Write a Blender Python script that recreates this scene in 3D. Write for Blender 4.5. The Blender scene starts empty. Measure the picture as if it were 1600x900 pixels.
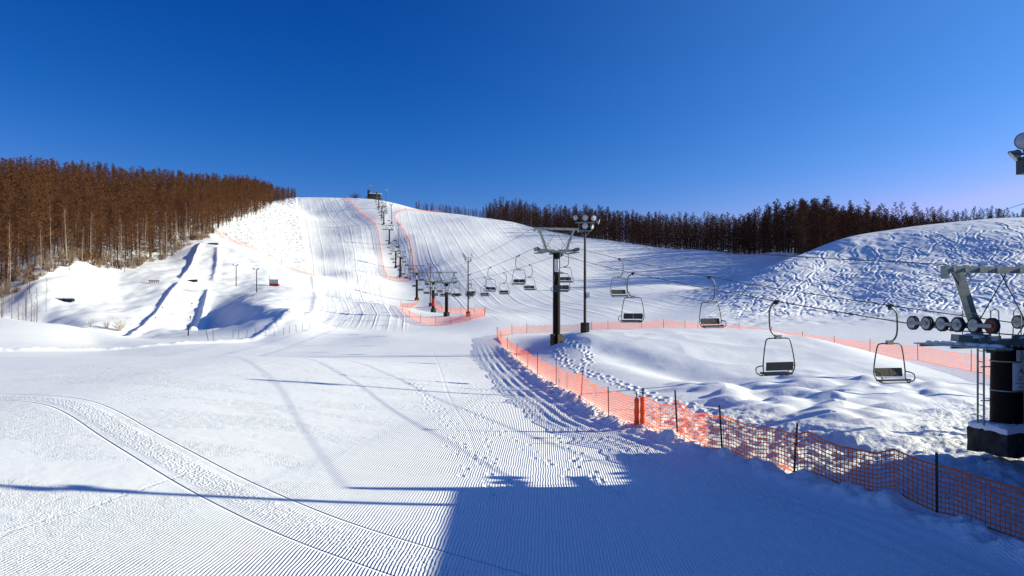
import bpy, math, random
import numpy as np
from mathutils import Vector, Matrix

random.seed(7)
RNG = np.random.default_rng(11)
C = bpy.context.scene.collection
R = math.radians

# ------------------------------------------------------------------ camera, sky, sun, exposure
F, PX0, HOR, EYE = 1164.0, 800.0, 470.0, 5.1      # focal length in photo pixels, optical axis, eye level row, eye height
sc = bpy.context.scene
cam_d = bpy.data.cameras.new('camera')
cam = bpy.data.objects.new('camera', cam_d); C.objects.link(cam)
cam.location = (0, 0, EYE); cam.rotation_euler = (R(90), 0, 0)
cam_d.sensor_width = 36.0; cam_d.lens = 36.0 * F / 1600.0
cam_d.shift_y = (HOR - 450.0) / 1600.0
cam_d.clip_start = 0.1; cam_d.clip_end = 5000
sc.camera = cam

SUN_EL, SUN_AZ = 19.0, 82.0          # azimuth clockwise from the view direction (+Y)
sun_dir = Vector((math.sin(R(SUN_AZ)) * math.cos(R(SUN_EL)), math.cos(R(SUN_AZ)) * math.cos(R(SUN_EL)), math.sin(R(SUN_EL))))
sd = bpy.data.lights.new('sun', 'SUN'); sd.energy = 4.75; sd.angle = R(0.5); sd.color = (1.0, 0.945, 0.69)
sun = bpy.data.objects.new('sun', sd); C.objects.link(sun)
sun.rotation_euler = (-sun_dir).to_track_quat('-Z', 'Y').to_euler(); sun.location = (60, -10, 60)

world = bpy.data.worlds.new('World'); sc.world = world; world.use_nodes = True
wn, wl = world.node_tree.nodes, world.node_tree.links
bg = wn['Background']
sky = wn.new('ShaderNodeTexSky'); sky.sky_type = 'NISHITA'; sky.sun_disc = False
sky.sun_elevation = R(SUN_EL); sky.sun_rotation = R(SUN_AZ)
sky.altitude = 1500; sky.air_density = 1.0; sky.dust_density = 0.3; sky.ozone_density = 3.0
# deep winter blue: a contrast curve per channel on the sky's own colours
sep = wn.new('ShaderNodeSeparateColor'); comb = wn.new('ShaderNodeCombineColor'); wl.new(sky.outputs[0], sep.inputs[0])
for k, (gain, ref, gm, cap) in enumerate(((.277, 1.733, 3.7, 2.5), (1.24, 3.024, 1.55, 5.0), (3.81, 4.66, 1.1, 8.0))):
    d_ = wn.new('ShaderNodeMath'); d_.operation = 'DIVIDE'; d_.inputs[1].default_value = ref; wl.new(sep.outputs[k], d_.inputs[0])
    p_ = wn.new('ShaderNodeMath'); p_.operation = 'POWER'; p_.inputs[1].default_value = gm; wl.new(d_.outputs[0], p_.inputs[0])
    m_ = wn.new('ShaderNodeMath'); m_.operation = 'MULTIPLY'; m_.inputs[1].default_value = gain; wl.new(p_.outputs[0], m_.inputs[0])
    n_ = wn.new('ShaderNodeMath'); n_.operation = 'MINIMUM'; n_.inputs[1].default_value = cap; wl.new(m_.outputs[0], n_.inputs[0]); wl.new(n_.outputs[0], comb.inputs[k])
# paler air towards the sun
wtc = wn.new('ShaderNodeTexCoord'); dt = wn.new('ShaderNodeVectorMath'); dt.operation = 'DOT_PRODUCT'; dt.inputs[1].default_value = sun_dir
nv = wn.new('ShaderNodeVectorMath'); nv.operation = 'NORMALIZE'; wl.new(wtc.outputs['Generated'], nv.inputs[0]); wl.new(nv.outputs[0], dt.inputs[0])
g1 = wn.new('ShaderNodeMath'); g1.operation = 'MAXIMUM'; g1.inputs[1].default_value = 0; wl.new(dt.outputs['Value'], g1.inputs[0])
g2 = wn.new('ShaderNodeMath'); g2.operation = 'POWER'; g2.inputs[1].default_value = 2; wl.new(g1.outputs[0], g2.inputs[0])
gv = wn.new('ShaderNodeVectorMath'); gv.operation = 'SCALE'; gv.inputs[0].default_value = (.72, 1.6, 2.5); wl.new(g2.outputs[0], gv.inputs['Scale'])
ad = wn.new('ShaderNodeVectorMath'); ad.operation = 'ADD'; wl.new(comb.outputs[0], ad.inputs[0]); wl.new(gv.outputs[0], ad.inputs[1])
wl.new(ad.outputs[0], bg.inputs[0])
bg.inputs[1].default_value = 0.096
sc.view_settings.view_transform = 'Standard'; sc.view_settings.look = 'None'
sc.view_settings.exposure = 0.66; sc.view_settings.gamma = 1.0; sc.view_settings.use_curve_mapping = False

# ------------------------------------------------------------------ helpers
def srgb(r, g, b):
    return tuple(((c / 255) / 12.92 if c / 255 <= .04045 else ((c / 255 + .055) / 1.055) ** 2.4) for c in (r, g, b)) + (1.0,)

MATS = {}
def material(name, col, rough=.6, metal=0.0, var=0.0, scale=6.0, spec=.3, translucent=0.0, bump=0.0):
    m = bpy.data.materials.new(name); m.use_nodes = True
    nt = m.node_tree; b = nt.nodes['Principled BSDF']
    b.inputs['Base Color'].default_value = (*col, 1); b.inputs['Roughness'].default_value = rough
    b.inputs['Metallic'].default_value = metal; b.inputs['Specular IOR Level'].default_value = spec
    if var or bump:
        tc = nt.nodes.new('ShaderNodeTexCoord'); n = nt.nodes.new('ShaderNodeTexNoise')
        n.inputs['Scale'].default_value = scale; n.inputs['Detail'].default_value = 5
        nt.links.new(tc.outputs['Object'], n.inputs['Vector'])
    if var:
        mr = nt.nodes.new('ShaderNodeMapRange'); mr.inputs[1].default_value = .3; mr.inputs[2].default_value = .7
        mr.inputs[3].default_value = 1 - var; mr.inputs[4].default_value = 1 + var
        mx = nt.nodes.new('ShaderNodeVectorMath'); mx.operation = 'SCALE'; mx.inputs[0].default_value = col
        nt.links.new(n.outputs[0], mr.inputs[0]); nt.links.new(mr.outputs[0], mx.inputs['Scale'])
        nt.links.new(mx.outputs[0], b.inputs['Base Color'])
    if bump:
        bp = nt.nodes.new('ShaderNodeBump'); bp.inputs['Distance'].default_value = bump
        nt.links.new(n.outputs[0], bp.inputs['Height']); nt.links.new(bp.outputs[0], b.inputs['Normal'])
    if translucent:
        tr = nt.nodes.new('ShaderNodeBsdfTranslucent'); tr.inputs[0].default_value = (*col, 1)
        ms = nt.nodes.new('ShaderNodeMixShader'); ms.inputs[0].default_value = translucent
        out = nt.nodes['Material Output']
        nt.links.new(b.outputs[0], ms.inputs[1]); nt.links.new(tr.outputs[0], ms.inputs[2]); nt.links.new(ms.outputs[0], out.inputs[0])
    MATS[name] = m
    return m

material('dark_column_paint', (.009, .005, .004), .65, 0, .35, 3, .15)
material('galvanised_steel', (.25, .29, .26), .5, .25, .25, 5, .4)
material('chair_steel', (.05, .075, .065), .45, .2, .2, 8, .4)
material('dark_seat_vinyl', (.016, .022, .028), .5, 0, .3, 8, .4)
material('brown_seat_vinyl', (.075, .066, .052), .6, 0, .3, 8, .3)
material('black_rubber', (.02, .02, .021), .7, 0, .3, 12)
material('sheave_steel', (.42, .42, .40), .5, .1, .4, 14, .4)
material('rust_red', (.22, .05, .025), .7, 0, .4, 14)
material('steel_cable', (.018, .019, .020), .6, .1, .2, 30)
material('weathered_concrete', (.05, .045, .038), .9, 0, .5, 4, .2, 0, .03)
material('yellow_padding', (.055, .042, .014), .7, 0, .3, 6)
material('red_padding', (.35, .03, .03), .7, 0, .3, 6)
material('blue_padding', (.03, .08, .35), .7, 0, .3, 6)
material('white_plate', (.72, .73, .72), .5, 0, .08, 10)
material('black_ink', (.02, .02, .022), .6)
material('grey_ink', (.12, .13, .14), .6)
material('orange_net', (.95, .185, .03), .55, 0, .12, 3, .3, .45)
material('black_pole', (.02, .02, .022), .5, 0, .3, 9, .4)
material('lamp_glass', (.42, .45, .46), .25, 0, .2, 9, .6)
material('lamp_housing', (.20, .22, .22), .45, .3, .2, 9)
material('ballast_green', (.03, .055, .05), .5, 0, .2, 5)
material('brown_pole', (.045, .026, .018), .6, 0, .35, 3)
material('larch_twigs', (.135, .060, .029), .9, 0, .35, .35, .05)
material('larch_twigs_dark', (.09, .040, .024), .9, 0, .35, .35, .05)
material('larch_bark', (.05, .031, .022), .95, 0, .35, 2.5, .05)
material('larch_bark_dark', (.055, .040, .034), .95, 0, .35, 2.5, .05)
material('birch_bark', (.34, .28, .22), .8, 0, .3, 4, .1)
material('birch_twigs', (.22, .12, .075), .9, 0, .3, 1, .05)
material('dry_twigs', (.30, .22, .16), .9, 0, .3, 2, .05)
material('frost_twigs', (.62, .57, .52), .9, 0, .2, 2, .05)
material('timber_wall', (.05, .038, .03), .8, 0, .3, 3)
material('window_glass', (.05, .06, .07), .1, 0, .1, 3, .6)
material('hut_panel', (.55, .57, .58), .5, 0, .1, 5)
material('hut_red', (.38, .03, .025), .6, 0, .2, 5)
material('loose_snow', (.88, .90, .93), .6, 0, .03, 3, .2, 0, .05)

class MB:
    """collects simple solids and links them as one mesh"""
    def __init__(self): self.v, self.f, self.mi = [], [], []; self.cur = 0
    def _add(self, vs, fs):
        o = len(self.v); self.v += [tuple(p) for p in vs]
        for f in fs: self.f.append(tuple(i + o for i in f)); self.mi.append(self.cur)
    def box(self, c, s, rot=None, bev=0):
        x, y, z = s[0] / 2, s[1] / 2, s[2] / 2
        P = [Vector(p) for p in ((-x, -y, -z), (x, -y, -z), (x, y, -z), (-x, y, -z), (-x, -y, z), (x, -y, z), (x, y, z), (-x, y, z))]
        if rot is not None: P = [rot @ p for p in P]
        c = Vector(c)
        self._add([p + c for p in P], [(0, 3, 2, 1), (4, 5, 6, 7), (0, 1, 5, 4), (1, 2, 6, 5), (2, 3, 7, 6), (3, 0, 4, 7)])
    def bar(self, a, b, w, h):
        a, b = Vector(a), Vector(b); d = (b - a); L = d.length
        q = d.to_track_quat('Y', 'Z').to_matrix()
        self.box((a + b) / 2, (w, L, h), q)
    def tube(self, pts, r, n=8, caps=True, r2=None):
        pts = [Vector(p) for p in pts]; K = len(pts); rings = []; up = None
        o = len(self.v); vs = []
        for i, p in enumerate(pts):
            t = (pts[min(i + 1, K - 1)] - pts[max(i - 1, 0)]).normalized()
            if up is None:
                up = Vector((0, 0, 1)) if abs(t.z) < .9 else Vector((1, 0, 0))
            x = t.cross(up)
            if x.length < 1e-6: x = t.cross(Vector((0, 1, 0)))
            x.normalize(); up = x.cross(t).normalized()
            rr = r if r2 is None else r + (r2 - r) * i / (K - 1)
            for k in range(n):
                a = 2 * math.pi * k / n
                vs.append(p + (x * math.cos(a) + up * math.sin(a)) * rr)
        fs = []
        for i in range(K - 1):
            for k in range(n):
                fs.append((i * n + k, i * n + (k + 1) % n, (i + 1) * n + (k + 1) % n, (i + 1) * n + k))
        if caps:
            fs.append(tuple(range(n - 1, -1, -1))); fs.append(tuple(range((K - 1) * n, K * n)))
        self._add(vs, fs)
    def lathe(self, prof, n=20, mat=None):
        """prof: list of (radius, height) revolved around local z, then mapped by mat"""
        vs, fs = [], []
        K = len(prof)
        for (r, h) in prof:
            for k in range(n):
                a = 2 * math.pi * k / n; p = Vector((r * math.cos(a), r * math.sin(a), h))
                vs.append(mat @ p if mat is not None else p)
        for i in range(K - 1):
            for k in range(n):
                fs.append((i * n + k, i * n + (k + 1) % n, (i + 1) * n + (k + 1) % n, (i + 1) * n + k))
        fs.append(tuple(range(n - 1, -1, -1))); fs.append(tuple(range((K - 1) * n, K * n)))
        self._add(vs, fs)
    def mesh(self, name, mat, smooth=False):
        me = bpy.data.meshes.new(name); me.from_pydata(self.v, [], self.f)
        for m in (mat if isinstance(mat, (list, tuple)) else [mat]): me.materials.append(MATS[m])
        if isinstance(mat, (list, tuple)): me.polygons.foreach_set('material_index', self.mi)
        if smooth:
            me.polygons.foreach_set('use_smooth', [True] * len(me.polygons))
            try: me.set_sharp_from_angle(angle=R(40))
            except Exception: pass
        me.update(); return me
    def build(self, name, mat, parent=None, smooth=False):
        return link(name, self.mesh(name, mat, smooth), parent)

def link(name, me, parent=None):
    o = bpy.data.objects.new(name, me); C.objects.link(o)
    if parent is not None: o.parent = parent
    return o
def thing(name, label, cat, loc=(0, 0, 0), rz=0.0, group=None):
    o = bpy.data.objects.new(name, None); C.objects.link(o); o.location = loc; o.rotation_euler = (0, 0, rz)
    o.empty_display_size = .2
    return tag(o, label, cat, group)
def tag(o, label, cat, group=None, kind=None):
    o['label'] = label; o['category'] = cat
    if group: o['group'] = group
    if kind: o['kind'] = kind
    return o
def copy_tree(o, parent=None):
    c = o.copy(); C.objects.link(c); c.parent = parent
    for ch in KIDS.get(o.name, list(o.children)): copy_tree(ch, c)
    return c
KIDS = {}
def chaikin(P, it=2):
    P = [tuple(p) for p in P]
    for _ in range(it):
        Q = [P[0]]
        for a, b in zip(P[:-1], P[1:]):
            Q.append(tuple(.75 * x + .25 * y for x, y in zip(a, b))); Q.append(tuple(.25 * x + .75 * y for x, y in zip(a, b)))
        Q.append(P[-1]); P = Q
    return P

# ------------------------------------------------------------------ terrain
def sstep(a, b, x):
    t = np.clip((x - a) / (b - a), 0, 1); return t * t * (3 - 2 * t)
def _h(ix, iy, s):
    n = (ix * 374761393 + iy * 668265263 + s * 1442695041) & 0xffffffff
    n = ((n ^ (n >> 13)) * 1274126177) & 0xffffffff
    return ((n ^ (n >> 16)) & 0xffff) / 65535.0
def noise(x, y, s=0):
    x = np.asarray(x, float); y = np.asarray(y, float)
    ix, iy = np.floor(x).astype(np.int64), np.floor(y).astype(np.int64)
    fx, fy = x - ix, y - iy
    u, v = fx * fx * fx * (fx * (fx * 6 - 15) + 10), fy * fy * fy * (fy * (fy * 6 - 15) + 10)
    a, b, c, d = _h(ix, iy, s), _h(ix + 1, iy, s), _h(ix, iy + 1, s), _h(ix + 1, iy + 1, s)
    return (a + (b - a) * u + (c - a) * v + (a - b - c + d) * u * v) * 2 - 1
def fbm(x, y, s=0, o=3):
    t = 0; a = 1.
    for k in range(o): t = t + a * noise(x * 2 ** k + 17.3 * k, y * 2 ** k - 9.1 * k, s + k); a *= .5
    return t

def Zp(py, Y): return EYE + (HOR - py) * Y / F
CP = []                                              # (tangent as photo column, distance, height)
def cp(px, py, Y): CP.append((px, Y, Zp(py, Y)))
def cz(px, Y, z): CP.append((px, Y, z))
for px in (-700, -300, 0, 200, 400, 600, 800, 1000, 1250, 1500, 1800, 2300):
    for Y in (8, 14, 22, 34, 50): cz(px, Y, 0)
for px in (250, 400, 550, 700): cz(px, 70, 0); cz(px, 85, 0.0)
for px in (-700, -300, 0): cz(px, 66, 0.0)
for p in ((400, 529, 100), (500, 525, 102), (600, 522, 104), (780, 525, 104), (650, 514, 122), (560, 510, 125), (700, 503, 140), (600, 498, 140),
          (530, 500, 135), (500, 490, 142), (550, 478, 165), (600, 476, 170), (500, 460, 198), (550, 452, 214), (500, 430, 260), (550, 425, 264),
          (490, 400, 322), (550, 395, 328), (500, 365, 405), (560, 365, 395), (480, 335, 500), (550, 335, 488), (470, 309, 580), (515, 308, 565), (560, 310, 563)): cp(*p)
for Y, z in ((150, 1.9), (174, 2.2), (195, 3.2), (217, 5.1), (250, 8.6), (279, 12.3), (318, 18.8), (370, 33), (431, 49.5), (457, 55.6), (508, 68.5), (551, 80), (575, 82.5)):
    cz(547 + 22580 / Y, Y, z)
for p in ((731, 495, 141), (690, 470, 205), (720, 450, 240), (680, 420, 290), (720, 400, 330), (640, 375, 370), (690, 365, 400), (650, 345, 460), (640, 324, 545), (670, 330, 530),
          (800, 488, 165), (800, 470, 200), (800, 440, 250), (800, 405, 325), (800, 370, 405), (800, 347, 470), (730, 337, 515), (860, 362, 430), (870, 400, 330), (870, 440, 250),
          (940, 375, 390), (940, 410, 310), (940, 440, 245), (920, 462, 205), (1000, 383, 370), (1000, 405, 315), (1020, 430, 260), (1040, 447, 225), (1100, 393, 330), (1110, 415, 280), (1150, 408, 295),
          (1240, 399, 285), (1200, 396, 305), (900, 490, 150), (1000, 485, 150), (1060, 474, 160), (1000, 503, 128), (900, 505, 128), (860, 517, 115),
          (1050, 466, 168), (1080, 462, 168), (1130, 447, 170), (1185, 424, 177), (1240, 402, 182), (1330, 376, 184), (1440, 361, 184), (1520, 354, 182), (1600, 349, 180),
          (1170, 484, 132), (1250, 496, 118), (1400, 503, 104), (1600, 508, 96), (1250, 450, 148), (1400, 450, 134), (1600, 450, 124), (1440, 395, 163), (1600, 389, 152), (1330, 470, 132), (1300, 415, 168), (1500, 425, 143), (1330, 400, 174),
          (1037, 514, 100), (1155, 524, 90), (1303, 546, 75), (1434, 563, 63), (1594, 596, 46), (1300, 522, 92), (1500, 535, 78), (1150, 504, 112)): cp(*p)
# behind the mogul hill's shoulder, behind the crests
for p in ((1240, 250, 16), (1330, 265, 19), (1440, 300, 24), (1600, 300, 30), (1600, 400, 32), (1440, 400, 33), (1300, 380, 29), (1185, 240, 11), (1130, 215, 8.5), (1900, 130, 8), (1900, 240, 30), (1900, 400, 30),
          (2300, 100, 3), (2300, 240, 28), (2300, 500, 30), (1800, 70, .2)): cz(*p)
for p in ((515, 640, 82), (600, 640, 78), (440, 640, 80), (700, 600, 68), (800, 540, 55), (870, 500, 46), (1000, 440, 35), (1100, 400, 29), (1240, 360, 24)): cz(*p)
for px in (-700, 0, 400, 800, 1200, 1600, 2300): cz(px, 1000, 25)
# left mound, valley with the tubing lanes, terrace
for p in ((0, 552, 72), (0, 524, 86), (0, 500, 100), (0, 495, 108), (100, 545, 80), (100, 520, 95), (100, 508, 104), (150, 536, 92), (170, 524, 100), (230, 535, 92), (-300, 545, 74), (-300, 495, 105), (-700, 490, 105)): cp(*p)
for p in ((0, 122, 1.6), (80, 120, .4), (-300, 125, 2)): cz(*p)
for p in ((205, 529, 114), (300, 517, 120), (250, 490, 138), (285, 442, 166), (235, 455, 155), (300, 402, 205), (330, 382, 232), (296, 381, 230),
          (265, 400, 212), (320, 374, 245), (210, 420, 178), (130, 408, 165), (60, 440, 142), (0, 486, 130), (150, 460, 145), (110, 470, 137), (190, 500, 126), (130, 500, 122), (180, 440, 165),
          (370, 446, 180), (402, 455, 166), (430, 447, 176), (475, 472, 150), (470, 500, 120), (400, 506, 107), (335, 520, 108),
          (340, 512, 128), (345, 500, 136), (345, 480, 148), (345, 460, 164), (380, 503, 120), (380, 490, 127), (380, 475, 137), (385, 463, 150), (420, 495, 112), (420, 485, 117), (420, 476, 124), (455, 486, 113), (464, 481, 118),
          (345, 451, 172), (385, 459, 156), (430, 469, 142), (480, 455, 184), (490, 433, 212), (440, 417, 220), (385, 397, 228),
          (430, 385, 290), (345, 455, 165), (340, 372, 255), (400, 345, 370), (440, 322, 480), (380, 365, 300), (430, 350, 390), (455, 309, 555)): cp(*p)
for p in ((-700, 150, 10), (-300, 150, 10), (-700, 250, 38), (-300, 250, 37), (0, 180, 16), (0, 250, 35), (150, 220, 24), (150, 300, 44), (300, 300, 38), (300, 400, 59), (400, 470, 68), (-300, 400, 50), (0, 400, 52), (150, 450, 58), (350, 560, 70), (0, 600, 50)): cz(*p)
CP = np.array(CP)
def uv(px, Y): return np.clip(px, -700, 2300) / 120.0, np.log(np.clip(Y, 6, 1100)) * 5.2
def _tps_fit(lam=.02):
    u, v = uv(CP[:, 0], CP[:, 1]); n = len(u)
    r2 = (u[:, None] - u) ** 2 + (v[:, None] - v) ** 2
    K = .5 * r2 * np.log(r2 + 1e-9) + lam * np.eye(n)
    P = np.stack([np.ones(n), u, v], 1)
    A = np.block([[K, P], [P.T, np.zeros((3, 3))]])
    # work on the height divided by distance-like weight so that near ground stays exact
    w = 1.0 / (4 + CP[:, 1])
    return np.linalg.solve(A, np.concatenate([CP[:, 2] * w, np.zeros(3)])), u, v
_W, _U, _V = _tps_fit()
def macro(X, Y):
    X = np.asarray(X, float).ravel(); Y = np.asarray(Y, float).ravel()
    Yc = np.maximum(Y, 3.0)
    u, v = uv(PX0 + F * X / Yc, Yc); out = np.empty(len(u))
    for i in range(0, len(u), 40000):
        s = slice(i, i + 40000)
        r2 = (u[s, None] - _U) ** 2 + (v[s, None] - _V) ** 2
        out[s] = (.5 * r2 * np.log(r2 + 1e-9)) @ _W[:-3] + _W[-3] + _W[-2] * u[s] + _W[-1] * v[s]
    z = out * (4 + np.clip(Yc, 6, 1100))
    return z * sstep(46, 66, Yc)

# fence lines on the ground (photo column, distance) -> world
def at(px, Y): return ((px - PX0) * Y / F, Y)
def flat(px, py, z=0.05): Y = (EYE - z) * F / (py - HOR); return at(px, Y)
NEAR_POSTS = [flat(777, 527), flat(783, 537), flat(793, 549), flat(807, 563), flat(824, 577), flat(840, 588), flat(869, 605), flat(908, 626), flat(951, 652), flat(995, 669),
              flat(1004, 670), flat(1058, 686), flat(1128, 711), flat(1240, 744), flat(1463, 806), flat(1690, 890)]
FAR_POSTS = [at(777, 104), at(800, 108), at(823, 110), at(868, 112), at(925, 112), at(950, 110), at(1003, 106), at(1037, 102), at(1070, 99), at(1090, 96), at(1122, 93), at(1155, 90), at(1205, 85), at(1254, 80), at(1303, 75),
             at(1359, 69), at(1434, 63), at(1517, 54), at(1594, 46), at(1690, 39.5)]
ISLAND = NEAR_POSTS[::-1] + FAR_POSTS[1:]
def poly_dist(X, Y, P, closed=False):
    """unsigned distance to a polyline and the arc length of the foot point"""
    d = np.full(X.shape, 1e9); arc = np.zeros(X.shape); sgn = np.zeros(X.shape); L = 0.
    Q = list(P) + ([P[0]] if closed else [])
    for (ax, ay), (bx, by) in zip(Q[:-1], Q[1:]):
        dx, dy = bx - ax, by - ay; l2 = dx * dx + dy * dy
        t = np.clip(((X - ax) * dx + (Y - ay) * dy) / l2, 0, 1)
        dd = np.hypot(X - ax - t * dx, Y - ay - t * dy)
        m = dd < d; l = math.sqrt(l2)
        arc = np.where(m, L + t * l, arc); sgn = np.where(m, np.sign(dx * (Y - ay) - dy * (X - ax)), sgn); d = np.where(m, dd, d); L += l
    return d, arc, sgn
def inside(X, Y, P):
    r = np.zeros(X.shape, bool); n = len(P)
    for i in range(n):
        (ax, ay), (bx, by) = P[i], P[(i + 1) % n]
        if ay == by: continue
        c = ((ay > Y) != (by > Y)) & (X < (bx - ax) * (Y - ay) / (by - ay) + ax)
        r ^= c
    return r

def tilt(X, Y): return 1.3 * sstep(2, -19, X) * sstep(70, 48, Y)
def tflat(px, py):
    z = 0.
    for _ in range(8): x, y = flat(px, py, z); z = float(tilt(x, y))
    return x, y
# --- snow banks / ridges: (polyline of (column, distance), height, half width)
def pl(*p): return chaikin([at(*q) for q in p], 2)
RIDGES = [
    (pl((-200, 71), (0, 73), (120, 79), (230, 84), (330, 92), (430, 103), (480, 128), (497, 155), (494, 185), (490, 212)), .26, .8, .35),
    (pl((203, 113), (230, 127), (258, 148), (282, 166)), .62, .7, .06),
    (pl((284, 170), (298, 190), (305, 210), (314, 232)), .7, .75, .06),
    (pl((298, 119), (312, 135), (320, 152), (328, 166)), .62, .7, .1),
    (pl((333, 178), (338, 195), (340, 206), (340, 228)), .45, .8, .3),
]
TRACK = chaikin([tflat(-150, 617), tflat(0, 620), tflat(94, 626), tflat(142, 642), tflat(212, 686), tflat(305, 740), tflat(411, 794), tflat(500, 832), tflat(640, 878), tflat(760, 915), tflat(900, 960)], 2)
def tl(*p): return chaikin([tflat(*q) for q in p], 2)
FINE = [tl((-60, 662), (94, 641), (160, 631), (250, 615), (330, 605), (420, 592), (500, 583), (620, 565), (760, 543)), tl((-60, 668), (94, 646), (160, 635), (250, 619), (330, 609), (420, 595), (500, 586), (620, 568), (760, 546)),
        tl((0, 603), (120, 588), (250, 574), (400, 556), (480, 545)), tl((0, 596), (110, 575), (200, 563), (300, 553), (400, 543), (520, 538)), tl((170, 620), (260, 600), (340, 582), (430, 566), (500, 556)),
        tl((0, 838), (60, 815), (140, 795), (190, 775), (260, 752), (310, 735)), tl((676, 548), (690, 585), (705, 630), (733, 672), (741, 712))]
FOOT = []
def footline(pts, step=.62, side=.16, jit=.07, size=.14):
    P = chaikin(pts, 2); acc = 0; k = 0
    for a, b in zip(P[:-1], P[1:]):
        L = math.dist(a, b)
        while acc < L:
            t = acc / L; dx, dy = (b[0] - a[0]) / L, (b[1] - a[1]) / L; s = side if k % 2 else -side
            FOOT.append((a[0] + (b[0] - a[0]) * t - dy * s + random.gauss(0, jit), a[1] + (b[1] - a[1]) * t + dx * s + random.gauss(0, jit), size * random.uniform(.8, 1.25), math.atan2(dy, dx)))
            acc += step * random.uniform(.85, 1.2); k += 1
        acc -= L
for pts in (((866, 545), (880, 556), (905, 568), (950, 580), (985, 592), (1030, 607), (1080, 620), (1130, 630)),
            ((866, 541), (890, 546), (930, 556), (900, 568))):
    footline([flat(x, y, .7) for x, y in pts], .7, .2, .1, .2)
for pts in (((640, 600), (670, 640), (700, 690), (735, 740), (770, 775)), ((655, 610), (690, 650), (720, 690), (750, 720), (800, 760)),
            ((740, 600), (760, 625), (765, 640), (745, 655), (770, 670)), ((880, 690), (925, 740), (960, 765)), ((870, 680), (905, 720), (930, 745), (950, 770)),
            ((690, 560), (720, 600), (740, 640), (765, 690), (775, 730)), ((720, 640), (760, 665), (800, 690), (860, 720), (900, 745))):
    footline([flat(x, y) for x, y in pts], .66, .14, .12, .10)

# --- raster of fine relief near the camera, of ski tracks on the right hill
def blur(G, n):
    for _ in range(n):
        G = (np.roll(G, 1, 0) + np.roll(G, -1, 0) + np.roll(G, 1, 1) + np.roll(G, -1, 1) + 2 * G) / 6
    return G
def bil(G, x0, y0, st, X, Y):
    fx, fy = (X - x0) / st, (Y - y0) / st
    ix, iy = np.floor(fx).astype(int), np.floor(fy).astype(int)
    ok = (ix >= 0) & (iy >= 0) & (ix < G.shape[1] - 1) & (iy < G.shape[0] - 1)
    ix, iy = np.clip(ix, 0, G.shape[1] - 2), np.clip(iy, 0, G.shape[0] - 2); fx, fy = fx - ix, fy - iy
    v = G[iy, ix] * (1 - fx) * (1 - fy) + G[iy, ix + 1] * fx * (1 - fy) + G[iy + 1, ix] * (1 - fx) * fy + G[iy + 1, ix + 1] * fx * fy
    return np.where(ok, v, 0)
def stamp(G, x0, y0, st, px, py, r, fn):
    k = int(r / st) + 2; cx, cy = int((px - x0) / st), int((py - y0) / st)
    a, b, c, d = max(cx - k, 0), min(cx + k, G.shape[1]), max(cy - k, 0), min(cy + k, G.shape[0])
    if a >= b or c >= d: return
    xs = x0 + np.arange(a, b) * st - px; ys = y0 + np.arange(c, d) * st - py
    XX, YY = np.meshgrid(xs, ys); fn(G[c:d, a:b], XX, YY)
PXX, PYY, PS = 6., 20., .1
GP = np.zeros((300, 200), np.float32); rp = random.Random(21)
for k in range(150):
    dx_, dy_ = rp.uniform(8.2, 23), rp.uniform(24.5, 46); a_ = rp.uniform(-.5, .5); rx, ry, hh_ = rp.uniform(.7, 2.1), rp.uniform(.5, 1.25), rp.uniform(.10, .38)
    if dx_ < 8.5 + max(0, dy_ - 34) * .15: continue
    def fn(g, XX, YY):
        u, v = XX * math.cos(a_) + YY * math.sin(a_), -XX * math.sin(a_) + YY * math.cos(a_)
        q = np.clip(1 - (u / rx) ** 2 - (v / ry) ** 2, 0, 1); np.maximum(g, hh_ * q ** .7, out=g)
    stamp(GP, PXX, PYY, PS, dx_, dy_, 2.3, fn)
FX0, FY0, FS = -14., 11., .05
GP = blur(GP, 5)
GF = np.zeros((int(75 / FS), int(44 / FS)), np.float32)
for (x, y, s, a) in FOOT:
    ca, sa = math.cos(a), math.sin(a)
    def fn(g, XX, YY):
        u, v = (XX * ca + YY * sa) / (s * 1.25), (-XX * sa + YY * ca) / (s * .75)
        q = u * u + v * v; g += ((-.075 if s > .155 else -.036) * np.exp(-q * q) + (.028 if s > .155 else .02) * np.exp(-(np.sqrt(q) - 1.5) ** 2 * 5)) * (s / .14)
    stamp(GF, FX0, FY0, FS, x, y, s * 3, fn)
TX0, TY0, TS = 20., 92., .17
GT = np.zeros((int(105 / TS), int(150 / TS)), np.float32)
def groove(x, y, w, dep):
    def fn(g, XX, YY):
        q = (XX * XX + YY * YY) / (w * w)
        np.minimum(g, -dep * np.exp(-q), out=g)
    stamp(GT, TX0, TY0, TS, x, y, w * 2.2, fn)
rt = random.Random(5)
TRK = []
for k in range(250):
    px = rt.uniform(1150, 1760); Y0 = rt.uniform(128, 186); x = (px - 800) * Y0 / F; y = Y0
    L = rt.uniform(25, 110); amp = rt.choice((rt.uniform(.05, .35), rt.uniform(.4, 1.2))); wl_ = rt.uniform(8, 26); ph = rt.uniform(0, 6.3); drift = rt.gauss(-.45, .30) ; s = 0
    w = rt.uniform(.18, .34); dep = rt.choice((rt.uniform(.08, .18), rt.uniform(.16, .34)))
    while s < L and y > 100:
        a = -math.pi / 2 + drift + amp * math.sin(s / wl_ * 2 * math.pi + ph)
        x += math.cos(a) * .12; y += math.sin(a) * .12; s += .12
        if (PX0 + F * x / y) > 1085 + max(0, (y - 160)) * 5 + 10 * math.sin(y * .2) and Zp(0, 1): TRK.append((x, y, w, dep))
for t in TRK: groove(*t)
# thrown snow along the outer rim: difference with a shifted, blurred copy
GT = GT - 1.15 * blur(GT, 10)

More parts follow.
